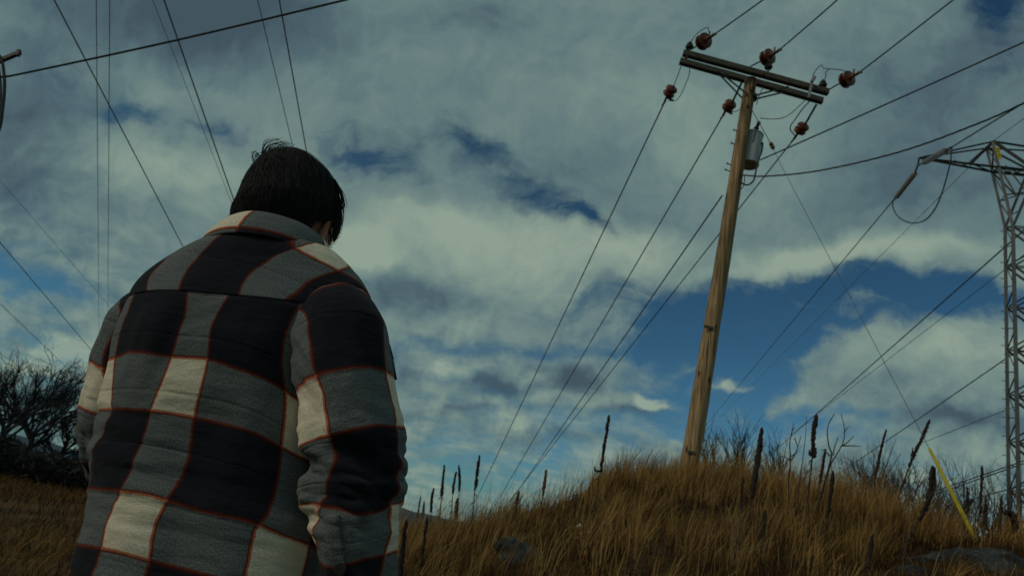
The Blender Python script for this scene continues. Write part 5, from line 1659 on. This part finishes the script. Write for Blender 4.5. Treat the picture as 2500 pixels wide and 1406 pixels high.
ST = [
    ([(1487, 1012), (1480, 1060), (1465, 1150), (1440, 1300)], 'tallest dark mullein stalk left of the pole, with two small arms', .45, 10, None, 'mullein', ((1462, 1150, 1452, 1137), (1463, 1150, 1471, 1135))),
    ([(1171, 1110), (1164, 1160), (1159, 1200), (1152, 1300)], 'far stalk with a small side bud, rightmost of the far row by the blue hill', .42, 8, 17, 'mullein', ((1162, 1190, 1167, 1168),)),
    ([(1120, 1134), (1122, 1170), (1119, 1230), (1115, 1300)], 'straight upright stalk in the far row, left of the one with a side bud', .35, 7, 17.5, 'mullein', ()),
    ([(1114, 1150), (1107, 1190), (1103, 1240), (1098, 1300)], 'slightly tilted far stalk pressed close against the straight upright one', .32, 7, 18, 'mullein', ()),
    ([(1085, 1134), (1079, 1195), (1074, 1260), (1068, 1320)], 'tall far stalk standing alone, third from the right in the far row', .42, 8, 17, 'mullein', ()),
    ([(1059, 1190), (1054, 1220), (1050, 1290)], 'thin short stalk leaning right, in the far row nearest the tall lone one', .45, 6, 19, 'mullein', ()),
    ([(1027, 1211), (1022, 1245), (1018, 1300)], 'small dark stalk, leftmost of the far row above the blue hill', .45, 6, 20, 'mullein', ()),
    ([(1036, 1222), (1033, 1250), (1029, 1300)], 'faint small stalk just right of the leftmost in the far row', .4, 5, 21, 'mullein', ()),
    ([(1117, 1215), (1113, 1255), (1110, 1310)], 'low twin-like stalk at the foot of the far row', .5, 9, 16, 'mullein', ()),
    ([(1334, 1145), (1328, 1190), (1323, 1225), (1316, 1290)], 'tan mullein stalk with a thick base, on the left slope of the mound', .45, 9, None, 'mullein_tan', ()),
    ([(1267, 1197), (1260, 1235), (1252, 1300)], 'short tan stalk near the left foot of the mound', .55, 9, None, 'mullein_tan', ()),
    ([(993, 1268), (985, 1320), (974, 1420)], 'thick dark stalk right beside the jacket cuff', .75, 13, 5.5, 'mullein', ()),
    ([(1044, 1262), (1034, 1330), (1022, 1420)], 'slim dark stalk low in the field, right of the thick one by the cuff', .5, 9, 6.2, 'mullein', ()),
    ([(1860, 1043), (1853, 1100), (1842, 1170), (1832, 1240), (1826, 1310)], 'thick straight dark stalk first to the right of the pole', .66, 12, None, 'mullein', ()),
    ([(1814, 1165), (1811, 1210), (1805, 1290), (1795, 1380)], 'short dark stalk left of the thick straight one', .45, 10, None, 'mullein', ()),
    ([(1868, 1245), (1862, 1310), (1852, 1400)], 'dark stalk low on the slope below the thick straight one', .5, 11, None, 'mullein', ()),
    ([(1994, 1012), (1987, 1050), (1984, 1108), (1976, 1180), (1966, 1290)], 'curved stalk with a knotted clump of buds, right of the pole', .38, 12, None, 'mullein', ((1984, 1112, 1976, 1097), (1984, 1112, 1992, 1092), (1984, 1114, 1990, 1104), (1983, 1112, 1979, 1102))),
    ([(2016, 1095), (2008, 1140), (1998, 1200), (1985, 1270)], 'leaning stalk just right of the knotted one', .5, 9, None, 'mullein', ()),
    ([(2034, 1148), (2029, 1200), (2018, 1270), (2005, 1360)], 'straight dark stalk below the forked bare sapling', .55, 10, None, 'mullein', ()),
    ([(2164, 1048), (2155, 1080), (2142, 1140), (2124, 1240)], 'slender beaded stalk between the forked sapling and the guy wire', .5, 8, None, 'mullein', ()),
    ([(2270, 1024), (2252, 1068), (2230, 1112), (2205, 1180), (2176, 1260)], 'long tilted stalk touching the guy wire, with one short side arm', .42, 10, None, 'mullein', ((2226, 1112, 2228, 1092),)),
    ([(2277, 1136), (2271, 1190), (2262, 1235), (2235, 1280), (2212, 1330), (2200, 1420)], 'heavy stalk bent like an elbow left of the yellow guard', .48, 14, None, 'mullein', ((2256, 1240, 2282, 1140),)),
    ([(2398, 1135), (2396, 1190), (2393, 1240), (2388, 1310)], 'tall thin stalk between the yellow guard and the tower', .5, 9, None, 'mullein', ()),
    ([(2362, 1188), (2360, 1225), (2352, 1310)], 'short stalk behind the yellow guard', .4, 7, None, 'mullein', ()),
    ([(2378, 1219), (2364, 1232), (2358, 1265), (2352, 1315)], 'crooked stalk with its top bent right, by the yellow guard', .55, 11, None, 'mullein', ()),
    ([(2407, 1210), (2405, 1250), (2400, 1315)], 'stub stalk just right of the tall thin one by the guard', .5, 8, None, 'mullein', ()),
    ([(2446, 1207), (2443, 1250), (2436, 1315)], 'narrow stalk against the left leg of the tower', .5, 7, None, 'mullein', ()),
    ([(2452, 1253), (2464, 1250), (2475, 1265), (2478, 1300), (2472, 1340)], 'drooping hooked stalk at the foot of the tower', .7, 14, None, 'mullein', ()),
    ([(2130, 1303), (2124, 1350), (2112, 1420)], 'upright stump of a stalk left of the boulder', .5, 11, None, 'mullein', ()),
    ([(1946, 1368), (1943, 1420)], 'broken stub at the bottom edge, the left one of a pair', .9, 13, None, 'mullein', ()),
    ([(1986, 1354), (1982, 1420)], 'broken stub at the bottom edge, the right one of a pair', .9, 14, None, 'mullein', ()),
]
for i, (px, lab, sp, w, Y, mt, arms) in enumerate(ST):
    mullein(px, lab, sp, w, Y, mt, arms, seed=i)

# ------------------------------------------------------------------ bare shrubs and saplings
def grow(m_thick, m_thin, p, d, length, r, level, maxl, g, spread, up=0.25, kids=(3, 5), thick_levels=1, shrink=0.62):
    n = 5
    pts = [p]; dd = d / np.linalg.norm(d)
    for k in range(n):
        dd = dd + g.normal(0, 0.13, 3) + np.array([0, 0, up * 0.12]); dd /= np.linalg.norm(dd)
        pts.append(pts[-1] + dd * length / n)
    pts = np.array(pts)
    rr = np.linspace(r, r * 0.55, n + 1)
    (m_thick if level < thick_levels else m_thin).tube(pts, rr, 5 if level < thick_levels else 3, False)
    if level >= maxl:
        return
    for k in range(g.integers(*kids)):
        t = g.uniform(0.3, 1.0); i = min(int(t * n), n - 1)
        q = pts[i] + (pts[i + 1] - pts[i]) * (t * n - i)
        a = g.normal(0, 1, 3); a -= dd * np.dot(a, dd); a /= np.linalg.norm(a) + 1e-6
        nd = dd * math.cos(spread) + a * math.sin(spread) * g.uniform(0.6, 1.2) + np.array([0, 0, up])
        grow(m_thick, m_thin, q, nd, length * shrink * g.uniform(0.7, 1.2), r * 0.55, level + 1, maxl, g, spread, up, kids, thick_levels, shrink)

def bare_shrub(base_px, top_px, label, stems=4, spread=0.5, maxl=3, Y=None, r=0.008, seed=0, fan=0.35, kids=(2, 4), mat='twig'):
    g = np.random.default_rng(300 + seed)
    b = hit(*base_px) if Y is None else at(*base_px, Y)
    if b is None: b = at(*base_px, 11)
    b[2] = float(ground(b[0], b[1])) - 0.03
    t = at(*top_px, b[1]); H = np.linalg.norm(t - b)
    root = empty('bare_shrub', b); tag(root, label, 'shrub', 'bare shrubs on the mound')
    thin = MB()
    for s in range(stems):
        th = MB()
        d = (t - b) / H + np.array([g.normal(0, fan), g.normal(0, fan), 0])
        grow(th, thin, b + np.array([g.normal(0, 0.03), g.normal(0, 0.03), 0]), d, H * g.uniform(0.5, 0.7), r, 0, maxl, g, spread, 0.22, kids)
        th.build('stem', M[mat], root)
    o = thin.build('twigs', M[mat], root); o['kind'] = 'stuff'
    return root

def sapling(paths, label, rpx=4, Y=None, seed=0):
    """bare sapling drawn limb by limb"""
    b = hit(*paths[0][-1]) if Y is None else at(*paths[0][-1], Y)
    if b is None: b = at(*paths[0][-1], 11)
    root = empty('bare_sapling', b); tag(root, label, 'sapling', 'bare saplings on the mound')
    g = np.random.default_rng(500 + seed)
    for k, p in enumerate(paths):
        P = np.array([at(q[0], q[1], b[1] + g.normal(0, 0.05)) for q in p])
        if k == 0:
            P[-1][2] = min(P[-1][2], float(ground(P[-1][0], P[-1][1]))) - 0.03
        C = catmull(P, 8); w = rpx * np.dot(P[0] - CAM, FW) / FPX / 2
        MB().tube(C, np.linspace(w * 0.35, w * (1.0 if k == 0 else 0.7), len(C)), 5).build('limb', M['twig'], root)
    return root

sapling([[(2038, 1008), (2023, 1035), (2020, 1060), (2024, 1090), (2030, 1110), (2018, 1160), (2000, 1230), (1990, 1290)],
         [(2054, 1010), (2062, 1050), (2058, 1080), (2045, 1105), (2030, 1130), (2016, 1170)], [(2084, 1065), (2068, 1080), (2052, 1090)],
         [(2102, 1089), (2080, 1088), (2056, 1088)], [(2072, 1041), (2064, 1050), (2061, 1056)], [(2046, 1067), (2038, 1090), (2034, 1110)], [(2005, 1096), (2018, 1104), (2026, 1112)]],
        'forked bare sapling with curling limbs between two mullein stalks', 5, seed=1)
sapling([[(1938, 1032), (1933, 1055), (1928, 1085), (1930, 1120), (1925, 1180), (1922, 1250)], [(1941, 1042), (1934, 1052), (1932, 1062)], [(1955, 1065), (1945, 1100), (1931, 1125)], [(1903, 1113), (1918, 1116), (1929, 1125)], [(1947, 1090), (1944, 1080), (1940, 1068)]],
        'slim bare sapling left of the knotted stalk', 4.5, seed=2)
sapling([[(1969, 1014), (1967, 1060), (1960, 1120), (1950, 1200), (1944, 1280)]], 'single thin whip standing left of the knotted stalk', 3, seed=3)
sapling([[(2188, 1070), (2170, 1120), (2150, 1180), (2140, 1260)], [(2172, 1150), (2155, 1180)], [(2200, 1106), (2172, 1150), (2150, 1190)]], 'thin bare whips right of the slender beaded stalk', 3, seed=4)
for i, (b, t, lab, st, sp, ml, fan, Y) in enumerate([
    ((1735, 1215), (1722, 1040), 'wispy bare shrub close against the right side of the pole', 4, .3, 2, .10, 11.8),
    ((1805, 1220), (1800, 1035), 'fine twiggy shrub halfway between the pole and the first thick stalk', 9, .35, 3, .20, 11.6),
    ((1950, 1260), (1960, 1130), 'low twiggy shrub at the feet of the saplings', 5, .5, 3, .35, 11.2),
    ((2140, 1290), (2150, 1120), 'bushy bare shrub beneath the slender beaded stalk', 8, .5, 3, .35, 10.8),
    ((2245, 1330), (2250, 1150), 'dense bare shrub tangled round the elbow stalk', 10, .55, 3, .45, 10.4),
    ((2330, 1350), (2320, 1200), 'bare shrub behind the yellow guard', 9, .55, 3, .45, 11.5),
    ((2400, 1350), (2410, 1170), 'bare shrub between the guard and the tower', 9, .5, 3, .40, 12.0),
    ((2480, 1365), (2480, 1210), 'bare shrub at the foot of the tower by the right edge', 9, .55, 3, .45, 12.0),
    ((2060, 1275), (2075, 1150), 'thin twiggy shrub right of the forked sapling', 6, .45, 3, .35, 11.0),
    ((1890, 1235), (1885, 1080), 'thin whippy shrub just right of the first thick stalk', 5, .3, 3, .16, 11.6),
    ((2105, 1280), (2110, 1110), 'whippy shrub halfway between the forked sapling and the slender beaded stalk', 6, .35, 3, .22, 11.4),
    ((2200, 1310), (2190, 1110), 'tall twiggy shrub behind the foot of the long tilted stalk', 9, .4, 3, .28, 11.2),
    ((2290, 1335), (2300, 1150), 'twiggy shrub just left of the yellow guard top', 8, .42, 3, .30, 11.6),
    ((2440, 1355), (2440, 1150), 'tall twiggy shrub overlapping the left leg of the tower', 8, .42, 3, .28, 12.4)]):
    bare_shrub(b, t, lab, st + 6, sp, ml, Y, 0.013, i, fan, (2, 5))
bare_shrub((1800, 1400), (1802, 1225), 'pale seedy weed on the slope below the first thick stalk', 6, .35, 2, None, 0.004, 20, .12, (3, 6), 'straw')

# ------------------------------------------------------------------ rocks and litter
def rock(name, c, r, label, seed, nz=0.35, fr=1.4):
    m = MB().blob(c, r, nz, 40, 26, fr, seed)
    V = m.v[0]
    n = fbm(V * 3.2 + seed, 4); rel = V - np.asarray(c)
    m.v[0] = V + rel / (np.linalg.norm(rel, axis=1)[:, None]) * (n * 0.09 * np.mean(r))[:, None]
    o = m.build(name, M['rock']); tag(o, label, 'rock'); return o
top = at(2385, 1338, 7.7)
rock('boulder', (top[0] + 0.12, 7.85, top[2] - 0.40), (0.98, 0.62, 0.42), 'big grey boulder at the lower right corner below the yellow guard', 3.0)
b = at(2215, 1400, 6.9)
rock('stone', (b[0] + 0.1, 6.95, b[2] - 0.10), (0.32, 0.25, 0.18), 'smaller dark stone at the left foot of the big boulder', 8.0)
h = hit(1275, 1378)
rock('slab_stone', (h[0], h[1], float(ground(h[0], h[1])) + 0.06), (0.26, 0.22, 0.17), 'flat blue grey stone half sunk in the grass at the bottom of the slope', 12.0)
h = hit(1403, 1332)
o = MB().blob((h[0], h[1] - 0.15, h[2] + 0.20), (0.026, 0.02, 0.024), 0.3, 10, 7, 3, 5).build('litter', M['paper']); tag(o, 'small white scrap lying in the grass below the tall stalk', 'litter')
h = hit(1420, 1352)
m = MB()
g = np.random.default_rng(77)
for k in range(7):
    q = h + np.array([g.normal(0, 0.05), -0.15 + g.normal(0, 0.03), 0.14 + g.normal(0, 0.025)])
    m.blob(q, (0.022, 0.012, 0.014), 0.5, 7, 5, 3, k)
o = m.build('dry_leaves', M['straw']); tag(o, 'few tan leaves just right below the white scrap', 'leaves', kind='stuff')

# ------------------------------------------------------------------ dark trees and thicket on the left
def far_tree(base_px, top_px, Y, label, seed, spread=0.55, maxl=5, r=0.095):
    g = np.random.default_rng(700 + seed)
    b = at(*base_px, Y); b[2] = float(ground(b[0], b[1])) - 0.1
    t = at(*top_px, Y); H = max(t[2] - b[2], 1.5)
    root = empty('bare_tree', b); tag(root, label, 'tree', 'dark bare trees on the left')
    th, tw = MB(), MB()
    trunk_top = b + np.array([g.normal(0, 0.1), 0, H * 0.34])
    th.tube(np.array([b, (b + trunk_top) / 2 + np.array([0.05, 0, 0]), trunk_top]), [r * 1.2, r, r * 0.8], 8)
    for k in range(10):
        a = k * 0.9 + g.uniform(0, 0.6)
        d = np.array([math.cos(a) * 0.75, math.sin(a) * 0.75, g.uniform(0.6, 1.2)])
        grow(th, tw, b + (trunk_top - b) * g.uniform(0.5, 1.0), d, H * g.uniform(0.26, 0.36), r * 0.6, 0, maxl - 1, g, spread, 0.10, (3, 6), 2, 0.68)
    th.build('trunk', M['bark'], root)
    o = tw.build('crown', M['bark'], root)
    return root
far_tree((-60, 1215), (-40, 790), 25, 'tall dark bare tree at the left edge', 1)
far_tree((25, 1215), (20, 820), 27, 'dark bare tree just right of the tallest one at the left edge', 2)
far_tree((105, 1215), (95, 945), 28, 'lower dark tree sloping down towards the left sleeve', 3, 0.6, 5, 0.075)
far_tree((185, 1220), (180, 1060), 29, 'smallest dark tree close to the left sleeve', 4, 0.6, 5, 0.06)

def thicket():
    g = np.random.default_rng(91)
    n = 26000
    px = g.uniform(-500, 420, n); Y = g.uniform(19, 30, n)
    top = np.interp(px, [-500, 0, 60, 120, 200, 300, 420], [1040, 1085, 1095, 1110, 1125, 1140, 1165]) + 18 * vnoise(np.stack([px * 0.05, 0 * px, 0 * px], -1)) * 2
    u = g.random(n) ** 0.8
    C = np.array([at(a, t, y) for a, t, y in zip(px, top, Y)])
    gz = ground(C[:, 0], C[:, 1])
    C[:, 2] = gz + (C[:, 2] - gz) * u
    a = g.normal(0, 1, (n, 3)); a /= np.linalg.norm(a, axis=1)[:, None]; a[:, 2] = np.abs(a[:, 2])
    b = np.cross(a, g.normal(0, 1, (n, 3))); b /= np.linalg.norm(b, axis=1)[:, None] + 1e-9
    s = g.uniform(0.10, 0.26, n)[:, None]
    V = np.stack([C - a * s, C + b * s * 0.16, C + a * s, C - b * s * 0.16], 1).reshape(-1, 3)
    F = np.arange(n * 4).reshape(n, 4)
    me = bpy.data.meshes.new('thicket'); me.from_pydata(V.tolist(), [], F.tolist())
    at_ = me.attributes.new('tint', 'FLOAT', 'POINT'); at_.data.foreach_set('value', np.repeat(g.random(n), 4).astype(np.float32))
    tag(link('thicket', me, M['leaf'], None, False), 'dark tangled thicket along the field edge on the left', 'thicket', kind='stuff')
thicket()
